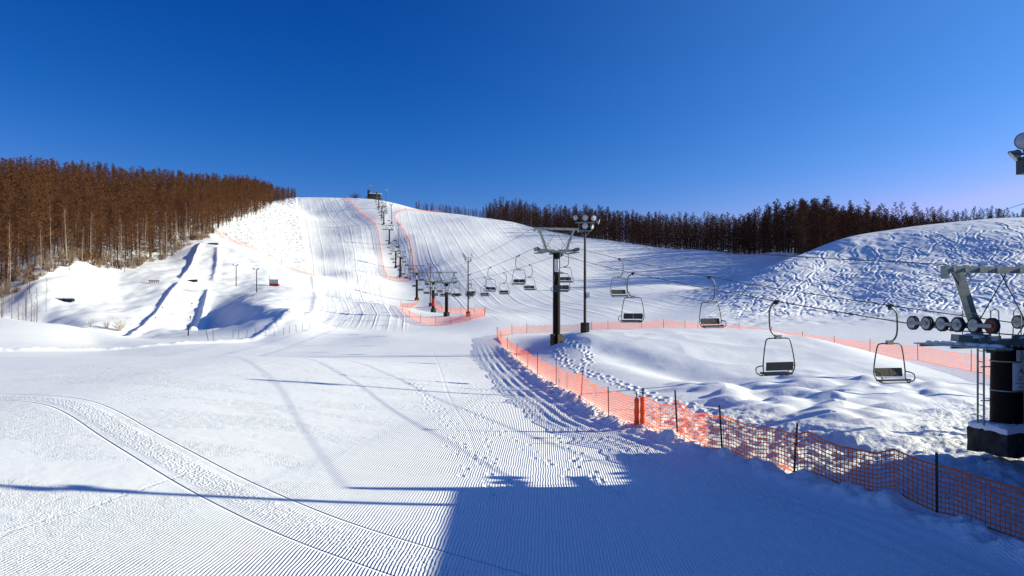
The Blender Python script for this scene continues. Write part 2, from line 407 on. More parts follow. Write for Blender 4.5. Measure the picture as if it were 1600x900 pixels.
LIFT = lambda Y: 14.6 - .217 * (Y - 22.0)          # lift line: x of its centre at distance Y
def lane_main(X, Y):
    ys = [100, 150, 215, 330, 430, 560]
    l = np.interp(Y, ys, [at(p, y)[0] for p, y in zip((440, 495, 487, 480, 472, 464), ys)])
    r = np.interp(Y, ys, [at(p, y)[0] for p, y in zip((640, 640, 604, 595, 586, 539), ys)])
    return (X - l) / (r - l)
def surface(X, Y):
    X = np.asarray(X, float).ravel(); Y = np.asarray(Y, float).ravel()
    Yc = np.maximum(Y, 3.); px = PX0 + F * X / Yc
    z = macro(X, Y)
    A = {}
    df, arc, _ = poly_dist(X, Y, ISLAND, True); ins = inside(X, Y, ISLAND); di = np.where(ins, df, -df)
    amp = np.interp(Y, [10, 20, 28, 36, 46, 56, 66, 74, 84, 95, 105], [.35, .75, .5, .35, .35, .75, 1.75, 1.9, 1.2, .5, .0])
    lum = sstep(1.5, 7, di)
    z = z + np.where(ins, amp * sstep(0, 8, di), 0)
    # lumps of deep snow over buried things
    lx = X + 1.2 * noise(X * .2, Y * .2, 3); rid = np.abs(noise(lx * .23, Y * .20 + .12 * X, 21))
    lumps = .75 * (.55 - rid) + .25 * noise(X * .42, Y * .38, 8) + .10 * noise(X * 1.0, Y * .8, 9)
    wl_ = lum * (sstep(9, 14, X) * sstep(52, 40, Y) + .22 * sstep(30, 60, Y)) * np.where(ins, 1, 0) * (1 - .75 * np.exp(-((X - 14.6) ** 2 + (Y - 22) ** 2) / 6))
    z = z + lumps * wl_ * .55 + .28 * np.exp(-((X - 14.6) ** 2 + (Y - 22) ** 2) / 4.5) + bil(GP, PXX, PYY, PS, X, Y) * lum * np.where(ins, 1, 0) * sstep(2.0, 3.2, np.hypot(X - 14.6, Y - 22))
    z = z - .5 * np.exp(-((X - (8 + .28 * (60 - Y))) / 2.2) ** 2) * sstep(34, 44, Y) * sstep(68, 58, Y) * lum
    # trampled belt just inside the fence, thrown-up berm on the fence
    tram = np.where(ins, sstep(0., .8, di) * sstep(6.5, 3.0, di) * sstep(40, 30, Y) * sstep(4.5, 7, X), 0)
    z = z + tram * (.085 * fbm(X * 1.1, Y * .9, 31, 3) + .05 * fbm(X * 3.7, Y * 3.2, 35, 2))
    nd, narc, nsg = poly_dist(X, Y, NEAR_POSTS); nd = np.where(ins, -nd, nd)
    berm = np.exp(-((nd - .35) / .55) ** 2) * sstep(90, 70, Y)
    z = z + berm * (.26 + .16 * fbm(X * 1.3, Y * 1.3, 41, 3) + .07 * noise(X * 4.5, Y * 4.5, 44))
    edge = sstep(.7, 1.2, nd) * sstep(3.6, 2.2, nd) * sstep(95, 60, Y)
    z = z + edge * .055 * np.sin(nd * 2 * math.pi / .55 + .6 * noise(narc * .2, nd * 0, 5)) * (.55 + .45 * noise(narc * .5, nd, 6)) * (1 - .7 * sstep(30, 18, Y))
    # banks
    for P, hgt, w, rough in RIDGES:
        xs, ys = [p[0] for p in P], [p[1] for p in P]
        m = (X > min(xs) - 6) & (X < max(xs) + 6) & (Y > min(ys) - 6) & (Y < max(ys) + 6)
        if not m.any(): continue
        d, a, s = poly_dist(X[m], Y[m], P)
        Lm = a.max(); e = sstep(-.1, 2.5, a) * sstep(Lm + .1, Lm - 2.5, a)
        nn = fbm(X[m] * .9, Y[m] * .9, 51, 3)
        z[m] += hgt * np.exp(-(d / w) ** 2) * (1 + rough * nn) * (e if hgt > .4 else 1)
    # steps across the tubing lanes
    z = z + tilt(X, Y)
    # broad gentle unevenness of the groomed snow, natural snow of the valley
    open_ = sstep(55, 120, Y)
    z = z + .05 * fbm(X * .12, Y * .07, 61, 2) + open_ * .35 * fbm(X * .045, Y * .03, 65, 2) * (1 - np.where(ins, 1, 0))
    val = sstep(495, 440, px) * sstep(104, 118, Y)
    z = z + val * (.30 * fbm(X * .16, Y * .10, 71, 3))
    mog = sstep(1085, 1130, px - np.maximum(0, Y - 160) * 4.5) * sstep(100, 112, Y) * sstep(196, 186, Y)
    z = z + bil(GT, TX0, TY0, TS, X, Y) * 1.3 * mog * (.7 + .3 * sstep(-.5, .3, fbm(X * .06, Y * .06, 77, 2))) * sstep(106, 120, Y + (px - 1400) * .03)
    z = z + mog * .10 * fbm(X * .55, Y * .4, 75, 2)
    z = z + bil(GF, FX0, FY0, FS, X, Y)
    td, tarc, tsg = poly_dist(X, Y, TRACK); td = td * tsg
    # attributes
    A['lane'] = X - .045 * Y - .0012 * np.maximum(Y - 26, 0) ** 2 * -1
    lf = X - .045 * Y
    cord = sstep(-9.5, -4.0, lf + 1.2 * noise(X * .5, Y * .25, 81) - .05 * Y + 1.0) * sstep(.8, 2.0, nd) * np.where(ins, 0, 1) * sstep(75, 45, Y) * (.55 + .45 * sstep(-.5, .3, fbm(X * .35, Y * .22, 83, 2)))
    A['cord'] = np.clip(cord + .5 * sstep(-16, -8, lf) * sstep(17, 14, Y), 0, 1)
    A['grain'] = sstep(.0, .5, fbm(X * .30 + .1 * Y, Y * .55, 91, 3) + .25) * sstep(-2, -9, lf - .0 * Y) * sstep(60, 30, Y)
    fd = np.full(X.shape, 2.)
    for P in FINE: fd = np.minimum(fd, poly_dist(X, Y, P)[0])
    A['fine'] = fd
    A['track'] = np.clip(td, -6, 6)
    hl = lane_main(X, Y); onmain = sstep(-.02, .02, hl) * sstep(1.02, .97, hl) * sstep(110, 140, Y)
    right = sstep(1.02, 1.12, hl) * sstep(125, 150, Y) * sstep(1150, 1040, px) * sstep(LIFT(Y) + 2, LIFT(Y) + 9, X)
    A['flane'] = np.where(hl < 1.05, hl * 36.0, X + .17 * Y + 3.1)
    A['groom'] = np.clip(onmain + right, 0, 1)
    A['chop'] = sstep(.0, -.04, hl) * sstep(np.interp(px, [300, 335, 490], [300, 268, 222]), np.interp(px, [300, 335, 490], [330, 282, 236]), Y) * sstep(300, 330, px)
    A['chop'] = np.clip(A['chop'] + .55 * np.exp(-(((px - 1130) / 70) ** 2 + ((Y - 185) / 28) ** 2)), 0, 1)
    A['rough'] = np.clip(tram + berm * .9 + .14 * lum * np.where(ins, 1, 0) * sstep(7, 10, X) * sstep(50, 40, Y) * sstep(-.2, .5, fbm(X * .5, Y * .5, 95, 2)) + .10 * val * sstep(-.3, .5, fbm(X * .12, Y * .1, 97, 2)), 0, 1)
    return z, A

tt = np.concatenate([np.linspace(-2.2, -.74, 60)[:-1], np.linspace(-.74, .74, 1350), np.linspace(.74, 2.2, 60)[1:]])
def geo(a, b, r): n = int(math.log(b / a) / r); return np.geomspace(a, b, n, endpoint=False)
yy = np.concatenate([geo(3.2, 11.2, .05), geo(11.2, 34, .0036), geo(34, 75, .0042), geo(75, 112, .005), geo(112, 192, .0017), geo(192, 600, .0065), geo(600, 1400, .05), [1400.]])
TT, YY = np.meshgrid(tt, yy); XX = TT * YY
ZZ, ATT = surface(XX, YY)
ny, nx = YY.shape
me = bpy.data.meshes.new('snow_ground')
co = np.stack([XX.ravel(), YY.ravel(), ZZ], 1).astype(np.float32)
ii = np.arange(ny * nx).reshape(ny, nx)
quads = np.stack([ii[:-1, :-1], ii[:-1, 1:], ii[1:, 1:], ii[1:, :-1]], -1).reshape(-1, 4).astype(np.int32)
me.vertices.add(len(co)); me.vertices.foreach_set('co', co.ravel())
me.loops.add(quads.size); me.loops.foreach_set('vertex_index', quads.ravel())
me.polygons.add(len(quads)); me.polygons.foreach_set('loop_start', np.arange(0, quads.size, 4, dtype=np.int32))
me.polygons.foreach_set('use_smooth', np.ones(len(quads), bool))
for k, a in ATT.items():
    at_ = me.attributes.new(k, 'FLOAT', 'POINT'); at_.data.foreach_set('value', a.astype(np.float32))
me.update(calc_edges=True)
ground = link('snow_ground', me); ground['kind'] = 'structure'

def gz(x, y): return float(surface(np.array([x]), np.array([y]))[0][0])
def gzs(P): P = np.array(P); return surface(P[:, 0], P[:, 1])[0]
def hit(px, py, y0=60, y1=640):
    """ground point seen in photo pixel (px,py): first crossing from near to far"""
    Y = np.geomspace(y0, y1, 500); X = (px - PX0) * Y / F
    d = surface(X, Y)[0] - (EYE + (HOR - py) * Y / F)
    k = np.where(d >= 0)[0]
    i = k[0] if len(k) else int(np.argmax(d))
    return X[i], Y[i]

# snow material --------------------------------------------------------------
sm = bpy.data.materials.new('snow'); sm.use_nodes = True; N, L = sm.node_tree.nodes, sm.node_tree.links
bs = N['Principled BSDF']; bs.inputs['Roughness'].default_value = .55; bs.inputs['Specular IOR Level'].default_value = .18
def val(x): return x
def mth(op, a, b=None, c=None, clamp=False):
    n = N.new('ShaderNodeMath'); n.operation = op; n.use_clamp = clamp
    for i, q in enumerate((a, b, c)):
        if q is None: continue
        if isinstance(q, (int, float)): n.inputs[i].default_value = q
        else: L.new(q, n.inputs[i])
    return n.outputs[0]
def attr(name): n = N.new('ShaderNodeAttribute'); n.attribute_name = name; return n.outputs['Fac']
tc = N.new('ShaderNodeTexCoord')
def nz(scale, detail=3, vec=None, dim='3D', rough=.5):
    n = N.new('ShaderNodeTexNoise'); n.noise_dimensions = dim; n.inputs['Scale'].default_value = scale; n.inputs['Detail'].default_value = detail; n.inputs['Roughness'].default_value = rough
    if dim == '1D': L.new(vec, n.inputs['W'])
    else: L.new(vec if vec is not None else tc.outputs['Object'], n.inputs['Vector'])
    return mth('SUBTRACT', n.outputs[0], .5)
def vor(scale):
    n = N.new('ShaderNodeTexVoronoi'); n.inputs['Scale'].default_value = scale; n.feature = 'SMOOTH_F1'; n.inputs['Smoothness'].default_value = .4
    L.new(tc.outputs['Object'], n.inputs['Vector']); return n.outputs['Distance']
lane, cord, grain, trk, fl, groom, chop, rough = (attr(k) for k in ('lane', 'cord', 'grain', 'track', 'flane', 'groom', 'chop', 'rough'))
H = []
wob = mth('MULTIPLY', nz(1.1, 2), .10)
H.append(mth('MULTIPLY', mth('MULTIPLY', mth('SINE', mth('MULTIPLY', mth('ADD', lane, wob), 2 * math.pi / .072)), .0080), cord))
# cat passes every 4.2 m: a small seam ridge
seam = mth('ABSOLUTE', mth('SUBTRACT', mth('FRACT', mth('DIVIDE', lane, 4.2)), .5))
H.append(mth('MULTIPLY', mth('MULTIPLY', mth('SUBTRACT', 1, mth('MULTIPLY', seam, 55), None, True), .006), cord))
H.append(mth('MULTIPLY', nz(26, 3), mth('ADD', .004, mth('MULTIPLY', grain, .034))))
H.append(mth('MULTIPLY', nz(3.2, 3), mth('ADD', .012, mth('MULTIPLY', grain, .03))))
H.append(mth('MULTIPLY', nz(.55, 4), .05))
# vehicle track: rough belt between two grooves
fine = attr('fine')
fb = mth('MULTIPLY', mth('SUBTRACT', .22, fine), 6., None, True)
H.append(mth('MULTIPLY', mth('MULTIPLY', nz(11, 3), fb), .045))
H.append(mth('MULTIPLY', mth('SUBTRACT', 1, mth('DIVIDE', fine, .09), None, True), -.010))
at_d = mth('ABSOLUTE', trk)
gr_ = mth('MULTIPLY', mth('SUBTRACT', 1, mth('DIVIDE', mth('ABSOLUTE', mth('SUBTRACT', at_d, .80)), .055), None, True), -.055)
H.append(gr_)
belt = mth('MULTIPLY', mth('SUBTRACT', .55, at_d), 5.0, None, True)
H.append(mth('MULTIPLY', mth('MULTIPLY', vor(13), belt), .036))
H.append(mth('MULTIPLY', mth('MULTIPLY', nz(30, 2), belt), .022))
# groomed hill: streaks along the fall line
H.append(mth('MULTIPLY', mth('MULTIPLY', nz(.55, 4, fl, '1D', .65), groom), .075))
sv = N.new('ShaderNodeCombineXYZ'); L.new(fl, sv.inputs[0]); sp = N.new('ShaderNodeSeparateXYZ'); L.new(tc.outputs['Object'], sp.inputs[0]); L.new(mth('MULTIPLY', sp.outputs[1], .045), sv.inputs[1])
H.append(mth('MULTIPLY', mth('MULTIPLY', nz(.8, 3, sv.outputs[0]), groom), .10))
pass_ = mth('ABSOLUTE', mth('SUBTRACT', mth('FRACT', mth('DIVIDE', fl, 5.2)), .5))
H.append(mth('MULTIPLY', mth('MULTIPLY', mth('SUBTRACT', 1, mth('MULTIPLY', pass_, 9), None, True), .05), groom))
# skied-up snow
H.append(mth('MULTIPLY', mth('MULTIPLY', vor(.42), chop), 1.0))
H.append(mth('MULTIPLY', mth('MULTIPLY', nz(.8, 3), chop), .9))
# trampled and thrown snow
H.append(mth('MULTIPLY', mth('MULTIPLY', nz(5.5, 5, None, '3D', .6), rough), .16))
H.append(mth('MULTIPLY', mth('MULTIPLY', vor(4.0), rough), .05))
tot = H[0]
for h in H[1:]: tot = mth('ADD', tot, h)
bp = N.new('ShaderNodeBump'); bp.inputs['Strength'].default_value = 1.0; bp.inputs['Distance'].default_value = 1.0
L.new(tot, bp.inputs['Height']); L.new(bp.outputs[0], bs.inputs['Normal'])
cr = N.new('ShaderNodeMix'); cr.data_type = 'RGBA'; cr.inputs['A'].default_value = (.86, .875, .90, 1); cr.inputs['B'].default_value = (.90, .91, .93, 1)
L.new(mth('ADD', nz(.2, 4), .5, None, True), cr.inputs['Factor']); L.new(cr.outputs['Result'], bs.inputs['Base Color'])
me.materials.append(sm)

apron = MB(); apron.box((0, -30, -.6), (320, 84, .3)); a_ = apron.build('snow_apron', 'loose_snow'); a_['kind'] = 'structure'

# ------------------------------------------------------------------ trees
def tri_mesh(name, tris, mat):
    P = np.array(tris, np.float32).reshape(-1, 3); n = len(P) // 3
    me = bpy.data.meshes.new(name); me.vertices.add(len(P)); me.vertices.foreach_set('co', P.ravel())
    me.loops.add(n * 3); me.loops.foreach_set('vertex_index', np.arange(n * 3, dtype=np.int32))
    me.polygons.add(n); me.polygons.foreach_set('loop_start', np.arange(0, n * 3, 3, dtype=np.int32))
    me.materials.append(MATS[mat]); me.update(calc_edges=True); return me
def sliver(T, a, b, w, rn):
    d = b - a; s = d.cross(Vector((rn.gauss(0, 1), rn.gauss(0, 1), rn.gauss(0, 1))))
    if s.length < 1e-6: return
    s = s.normalized() * w * .5
    T += [a - s, a + s, b]
def tree_parts(H_, rn, base, spread, nb, ntw, up=.25, tw=(.35, .9), tww=.045, power=.85, fork=False):
    """bare tree: bent tapered trunk; limbs and twigs"""
    lean = [Vector((rn.gauss(0, .012), rn.gauss(0, .012), 0)) * H_ for _ in range(3)]
    def pos(t): return Vector((0, 0, H_ * t)) + lean[0] * t + lean[1] * math.sin(t * 3.1) + lean[2] * t * t
    tr = MB(); tr.tube([pos(-.02 + 1.02 * k / 9) for k in range(10)], H_ * .0095, 6, True, H_ * .0012)
    T = []
    for k in range(nb):
        t = base + (1 - base) * ((k + rn.random()) / nb) ** power
        az = rn.uniform(0, 6.283); fall = (1 - (t - base) / (1 - base))
        ln = spread * H_ * (.14 + .86 * fall ** .68) * rn.uniform(.6, 1.15) * min(1, .45 + 3.5 * (t - base) + .2)
        el = up + rn.gauss(0, .16) + .35 * (1 - fall)
        d = Vector((math.cos(az) * math.cos(el), math.sin(az) * math.cos(el), math.sin(el)))
        a = pos(t); b = a + d * ln; c = b + Vector((0, 0, .10 * ln))
        for (p, q, w) in ((a, (a + b) / 2, .07), ((a + b) / 2, b, .05)):
            sliver(T, p, q + (q - p) * .2, w * H_ / 17, rn); sliver(T, p, q + (q - p) * .2, w * H_ / 17, rn)
        for j in range(ntw):
            s = rn.uniform(.12, 1.0); p = a.lerp(b, s)
            dd = (d * .7 + Vector((rn.gauss(0, .6), rn.gauss(0, .6), rn.gauss(.18, .5)))).normalized()
            sliver(T, p, p + dd * min(rn.uniform(*tw) * (H_ / 17), .2 * H_ / 17 + .55 * ln) * (1.15 - .5 * s), tww * H_ / 17, rn)
    return tr, T
def tree_variants(name, n, seed, H_, twig, bark, **k):
    out = []
    for i in range(n):
        rn = random.Random(seed + i); tr, T = tree_parts(H_, rn, **k)
        out.append((tr.mesh(name + '_trunk', bark, True), tri_mesh(name + '_crown', T, twig)))
    return out
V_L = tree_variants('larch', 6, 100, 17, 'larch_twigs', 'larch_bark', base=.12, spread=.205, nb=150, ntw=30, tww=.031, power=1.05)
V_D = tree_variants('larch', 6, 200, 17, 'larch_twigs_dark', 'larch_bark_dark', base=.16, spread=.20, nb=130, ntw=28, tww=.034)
V_LF = tree_variants('far_larch', 5, 500, 17, 'larch_twigs', 'larch_bark', base=.14, spread=.19, nb=70, ntw=18, tww=.08)
V_DF = tree_variants('far_larch', 5, 600, 17, 'larch_twigs_dark', 'larch_bark_dark', base=.10, spread=.215, nb=70, ntw=17, tww=.085)
V_B = tree_variants('birch', 4, 300, 12, 'birch_twigs', 'birch_bark', base=.35, spread=.17, nb=40, ntw=12, up=.75, tww=.06)
V_S = tree_variants('sapling', 3, 400, 5, 'dry_twigs', 'larch_bark', base=.15, spread=.16, nb=34, ntw=10, up=.7, tww=.06)
def plant_tree(kind, var, x, y, z, h0, h, label, cat, group):
    t = thing(kind, label, cat, (x, y, z - .15), random.uniform(0, 6.28), group); s = h / h0; w = s * random.uniform(.9, 1.15); t.scale = (w, w, s)
    link('trunk', var[0], t); link('crown', var[1], t); return t

def scatter(region, n, seed, dmin, lim=200000):
    rn = random.Random(seed); P = []; cell = {}
    for _ in range(lim):
        if len(P) >= n: break
        q = region(rn)
        if q is None: continue
        k = (int(q[0] // dmin), int(q[1] // dmin))
        if any(math.dist(q, p) < dmin for i in (-1, 0, 1) for j in (-1, 0, 1) for p in cell.get((k[0] + i, k[1] + j), ())): continue
        P.append(q); cell.setdefault(k, []).append(q)
    return P
# front edge of the left wood: (column, distance)
EDGE = [(-250, 118), (-60, 126), (0, 140), (60, 150), (130, 168), (205, 182), (262, 214), (318, 246), (345, 290), (395, 380), (425, 455), (447, 540)]
EX, EY = [e[0] for e in EDGE], [e[1] for e in EDGE]
def left_wood(rn):
    Y = rn.uniform(118, 620); X = rn.uniform(-430, -60); px = PX0 + F * X / Y
    if px < -170 or px > 462: return None
    e = np.interp(px, EX, EY)
    if Y < e + 2 or Y > e + 150: return None
    if px > 425 and Y < 520: return None
    return (X, Y)
PL_ = scatter(left_wood, 1500, 3, 3.2)
PL_.sort(key=lambda p: p[1] - np.interp(PX0 + F * p[0] / p[1], EX, EY))
zl = gzs(PL_)
def lh_(x, y): return float(np.interp(PX0 + F * x / y, [-100, 60, 150, 260, 400, 420, 436, 462], [17, 17, 16, 15.5, 15, 13.5, 10, 7]))
NIND = 175
for k in range(NIND):
    x, y = PL_[k]
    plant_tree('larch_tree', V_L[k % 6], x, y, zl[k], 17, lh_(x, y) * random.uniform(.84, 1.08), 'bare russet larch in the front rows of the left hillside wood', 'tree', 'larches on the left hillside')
def merged_wood(name, pts, zs, variants, h0, hr, label, group=None):
    me_parts = []
    Vs, Fs, Ms, o = [], [], [], 0
    cache = []
    for a, b in variants:
        r = []
        for m in (a, b):
            v = np.empty(len(m.vertices) * 3, np.float32); m.vertices.foreach_get('co', v); v = v.reshape(-1, 3)
            m.calc_loop_triangles(); f = np.empty(len(m.loop_triangles) * 3, np.int32); m.loop_triangles.foreach_get('vertices', f); r.append((v, f.reshape(-1, 3)))
        cache.append(r)
    for k, (x, y) in enumerate(pts):
        s = (hr(x, y) * random.uniform(.84, 1.08) if callable(hr) else random.uniform(*hr)) / h0; a = random.uniform(0, 6.28); c, s_ = math.cos(a), math.sin(a)
        for mi, (v, f) in enumerate(cache[k % len(cache)]):
            w = np.stack([(v[:, 0] * c - v[:, 1] * s_) * s + x, (v[:, 0] * s_ + v[:, 1] * c) * s + y, v[:, 2] * s + zs[k] - .15], 1)
            Vs.append(w); Fs.append(f + o); Ms.append(np.full(len(f), mi, np.int32)); o += len(w)
    V, Fc, M = np.concatenate(Vs).astype(np.float32), np.concatenate(Fs).astype(np.int32), np.concatenate(Ms)
    me = bpy.data.meshes.new(name); me.vertices.add(len(V)); me.vertices.foreach_set('co', V.ravel())
    me.loops.add(Fc.size); me.loops.foreach_set('vertex_index', Fc.ravel()); me.polygons.add(len(Fc)); me.polygons.foreach_set('loop_start', np.arange(0, Fc.size, 3, dtype=np.int32))
    me.polygons.foreach_set('material_index', M)
    for m in (variants[0][0].materials[0], variants[0][1].materials[0]): me.materials.append(m)
    me.update(calc_edges=True)
    return tag(link(name, me), label, 'wood', group, 'stuff')
merged_wood('larch_wood', PL_[NIND:], zl[NIND:], V_LF, 17, lh_, 'dense brown wood covering the left hillside behind its front rows')
# right wood along the ridge
RE = [(640, 585), (670, 565), (730, 540), (760, 520), (800, 488), (870, 450), (940, 405), (1000, 385), (1100, 345), (1180, 318), (1240, 290), (1330, 300), (1440, 330), (1600, 380), (1800, 420)]
RX, RY = [e[0] for e in RE], [e[1] for e in RE]
def right_wood(rn):
    Y = rn.uniform(225, 640); X = rn.uniform(-80, 340); px = PX0 + F * X / Y
    if px < 650 or px > 1780: return None
    e = np.interp(px, RX, RY)
    if px > 1250: e = min(e, 232 + (px - 1250) * .12)
    if Y < e + 3 or Y > e + (70 if px < 1250 else 105) * (1 if px > 760 else .4): return None
    return (X, Y)
PR_ = scatter(right_wood, 1900, 5, 2.4)
PR_.sort(key=lambda p: p[1] - np.interp(PX0 + F * p[0] / p[1], RX, RY) + (60 if PX0 + F * p[0] / p[1] > 1330 else 0))
zr = gzs(PR_)
NR = 125
def hr_(x, y):
    px = PX0 + F * x / y
    return np.interp(px, [650, 752, 765, 790, 860, 900, 1100, 1180, 1230, 1330, 1430, 1500, 1600], [8, 9, 14, 17.5, 16, 18, 17, 19.5, 22.5, 19, 15, 12, 10])
for k in range(NR):
    x, y = PR_[k]
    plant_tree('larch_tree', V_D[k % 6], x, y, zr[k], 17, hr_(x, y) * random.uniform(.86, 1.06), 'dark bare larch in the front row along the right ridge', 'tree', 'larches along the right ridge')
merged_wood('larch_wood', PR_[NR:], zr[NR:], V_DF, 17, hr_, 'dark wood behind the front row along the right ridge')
# birches and saplings at the wood's edge
def birch_edge(rn):
    px = rn.uniform(-20, 330); e = np.interp(px, EX, EY); Y = e + rn.uniform(-5, 7)
    return at(px, Y)
pb = scatter(birch_edge, 26, 9, 4.0); zb = gzs(pb)
for k, (x, y) in enumerate(pb):
    plant_tree('birch_tree', V_B[k % 4], x, y, zb[k], 12, random.uniform(7, 13), 'slim pale barked birch at the front edge of the left wood', 'tree', 'birches at the edge of the left wood')
def sap_edge(rn):
    px = rn.uniform(-40, 75); Y = rn.uniform(112, 140); return at(px, Y)
def edge_pt(rn):
    px = rn.uniform(40, 325); return at(px, np.interp(px, EX, EY) + rn.uniform(-5, 8) * (1 if rn.random() < .8 else 1.8))
ps = scatter(sap_edge, 30, 12, 1.6) + scatter(lambda rn: edge_pt(rn), 70, 14, 1.8)
zs_ = gzs(ps)
for k, (x, y) in enumerate(ps):
    plant_tree('sapling', V_S[k % 3], x, y, zs_[k], 5, random.uniform(3, 6.5), 'thin leafless sapling on the snow bank below the left wood', 'sapling', 'saplings below the left wood')
brush = []
for q in range(4):
    rn = random.Random(900 + q); T = []
    for _ in range(46):
        az = rn.uniform(0, 6.28); el = rn.uniform(.5, 1.5); d = Vector((math.cos(az) * math.cos(el), math.sin(az) * math.cos(el), math.sin(el))); b = d * rn.uniform(1.2, 2.6); a = Vector((d.x * .5, d.y * .5, -.1))
        sliver(T, a, b, .07, rn)
        for j in range(7): p = a.lerp(b, rn.uniform(.25, .95)); sliver(T, p, p + (d + Vector((rn.gauss(0, .5), rn.gauss(0, .5), rn.gauss(.1, .4)))).normalized() * rn.uniform(.3, .8), .05, rn)
    brush.append(tri_mesh('brush', T, 'larch_twigs' if q % 2 else 'dry_twigs'))
def brush_edge(rn):
    px = rn.uniform(-30, 335); return at(px, np.interp(px, EX, EY) + abs(rn.gauss(0, 8)) - 5)
pq = scatter(brush_edge, 110, 19, 1.5); zq = gzs(pq)
for k, (x, y) in enumerate(pq):
    o = link('brush_bush', brush[k % 4]); o.location = (x, y, zq[k]); o.rotation_euler = (0, 0, random.uniform(0, 6.28)); f = random.uniform(.6, 1.25); o.scale = (f, f, f * random.uniform(.8, 1.2))
    tag(o, 'brown leafless brush at the foot of the left wood', 'bush', 'brush at the foot of the left wood')
def bush(px, py, h, w, label, mat='frost_twigs', n=60, y0=112):
    x, y = hit(px, py, y0); rn = random.Random(int(px)); T = []
    for _ in range(n):
        az = rn.uniform(0, 6.28); el = rn.uniform(.6, 1.5); d = Vector((math.cos(az) * math.cos(el) * w / h * 1.2, math.sin(az) * math.cos(el) * w / h * 1.2, math.sin(el)))
        b = d * h * rn.uniform(.55, 1.05); a = Vector((d.x * .12, d.y * .12, -.1)); sliver(T, a, b, .07, rn)
        for j in range(6):
            p = a.lerp(b, rn.uniform(.3, .95)); sliver(T, p, p + (d + Vector((rn.gauss(0, .5), rn.gauss(0, .5), rn.gauss(.1, .4)))).normalized() * h * rn.uniform(.12, .3), .045, rn)
    o = link('bush', tri_mesh('bush', T, mat), None); o.location = (x, y, gz(x, y)); tag(o, label, 'bush'); return o
bush(187, 518, 2.6, 2.0, 'frosted round bush beside the lower tubing lane')
bush(166, 514, 1.6, 1.2, 'small frosted shrub just left of the round bush', n=24)
bush(141, 512, 1.7, .9, 'sparse frosted shrub on the valley floor, farthest from the lanes', n=20)
bush(555, 309, 5.0, 7.5, 'dark round leafless tree clump on the summit left of the top station', 'larch_twigs_dark', 130, 560)
bush(575, 309, 3.0, 4.0, 'low dark shrub beside the top station on the summit', 'larch_twigs_dark', 60, 560)

# ------------------------------------------------------------------ chairlift
GAUGE = 1.95; ANG = math.atan(.217)                 # yaw of the line: +y of a tower points up the line
TOW = [22, 70, 150, 174, 217, 289, 318, 370, 431, 457, 508, 551]
TZ = [1.25] + [gz(LIFT(y), y) for y in TOW[1:]]
RZ = [4.25, 10.1, 9.1, 9.9, 13.6]
RZ += [TZ[i] + h for i, h in zip(range(5, 12), (8.2, 7.6, 7.6, 7.6, 7.6, 7.4, 6.0))]
def rope_z(Y):
    if Y <= TOW[0]: return RZ[0] - .02 * (TOW[0] - Y)
    for i in range(len(TOW) - 1):
        if Y <= TOW[i + 1]:
            t = (Y - TOW[i]) / (TOW[i + 1] - TOW[i]); s = (TOW[i + 1] - TOW[i])
            return RZ[i] + (RZ[i + 1] - RZ[i]) * t - s * .0085 * 4 * t * (1 - t)
    return RZ[-1]
cA, sA = math.cos(ANG), math.sin(ANG)
def on_line(Y, lat): return Vector((LIFT(Y) + lat * cA, Y + lat * sA, 0))

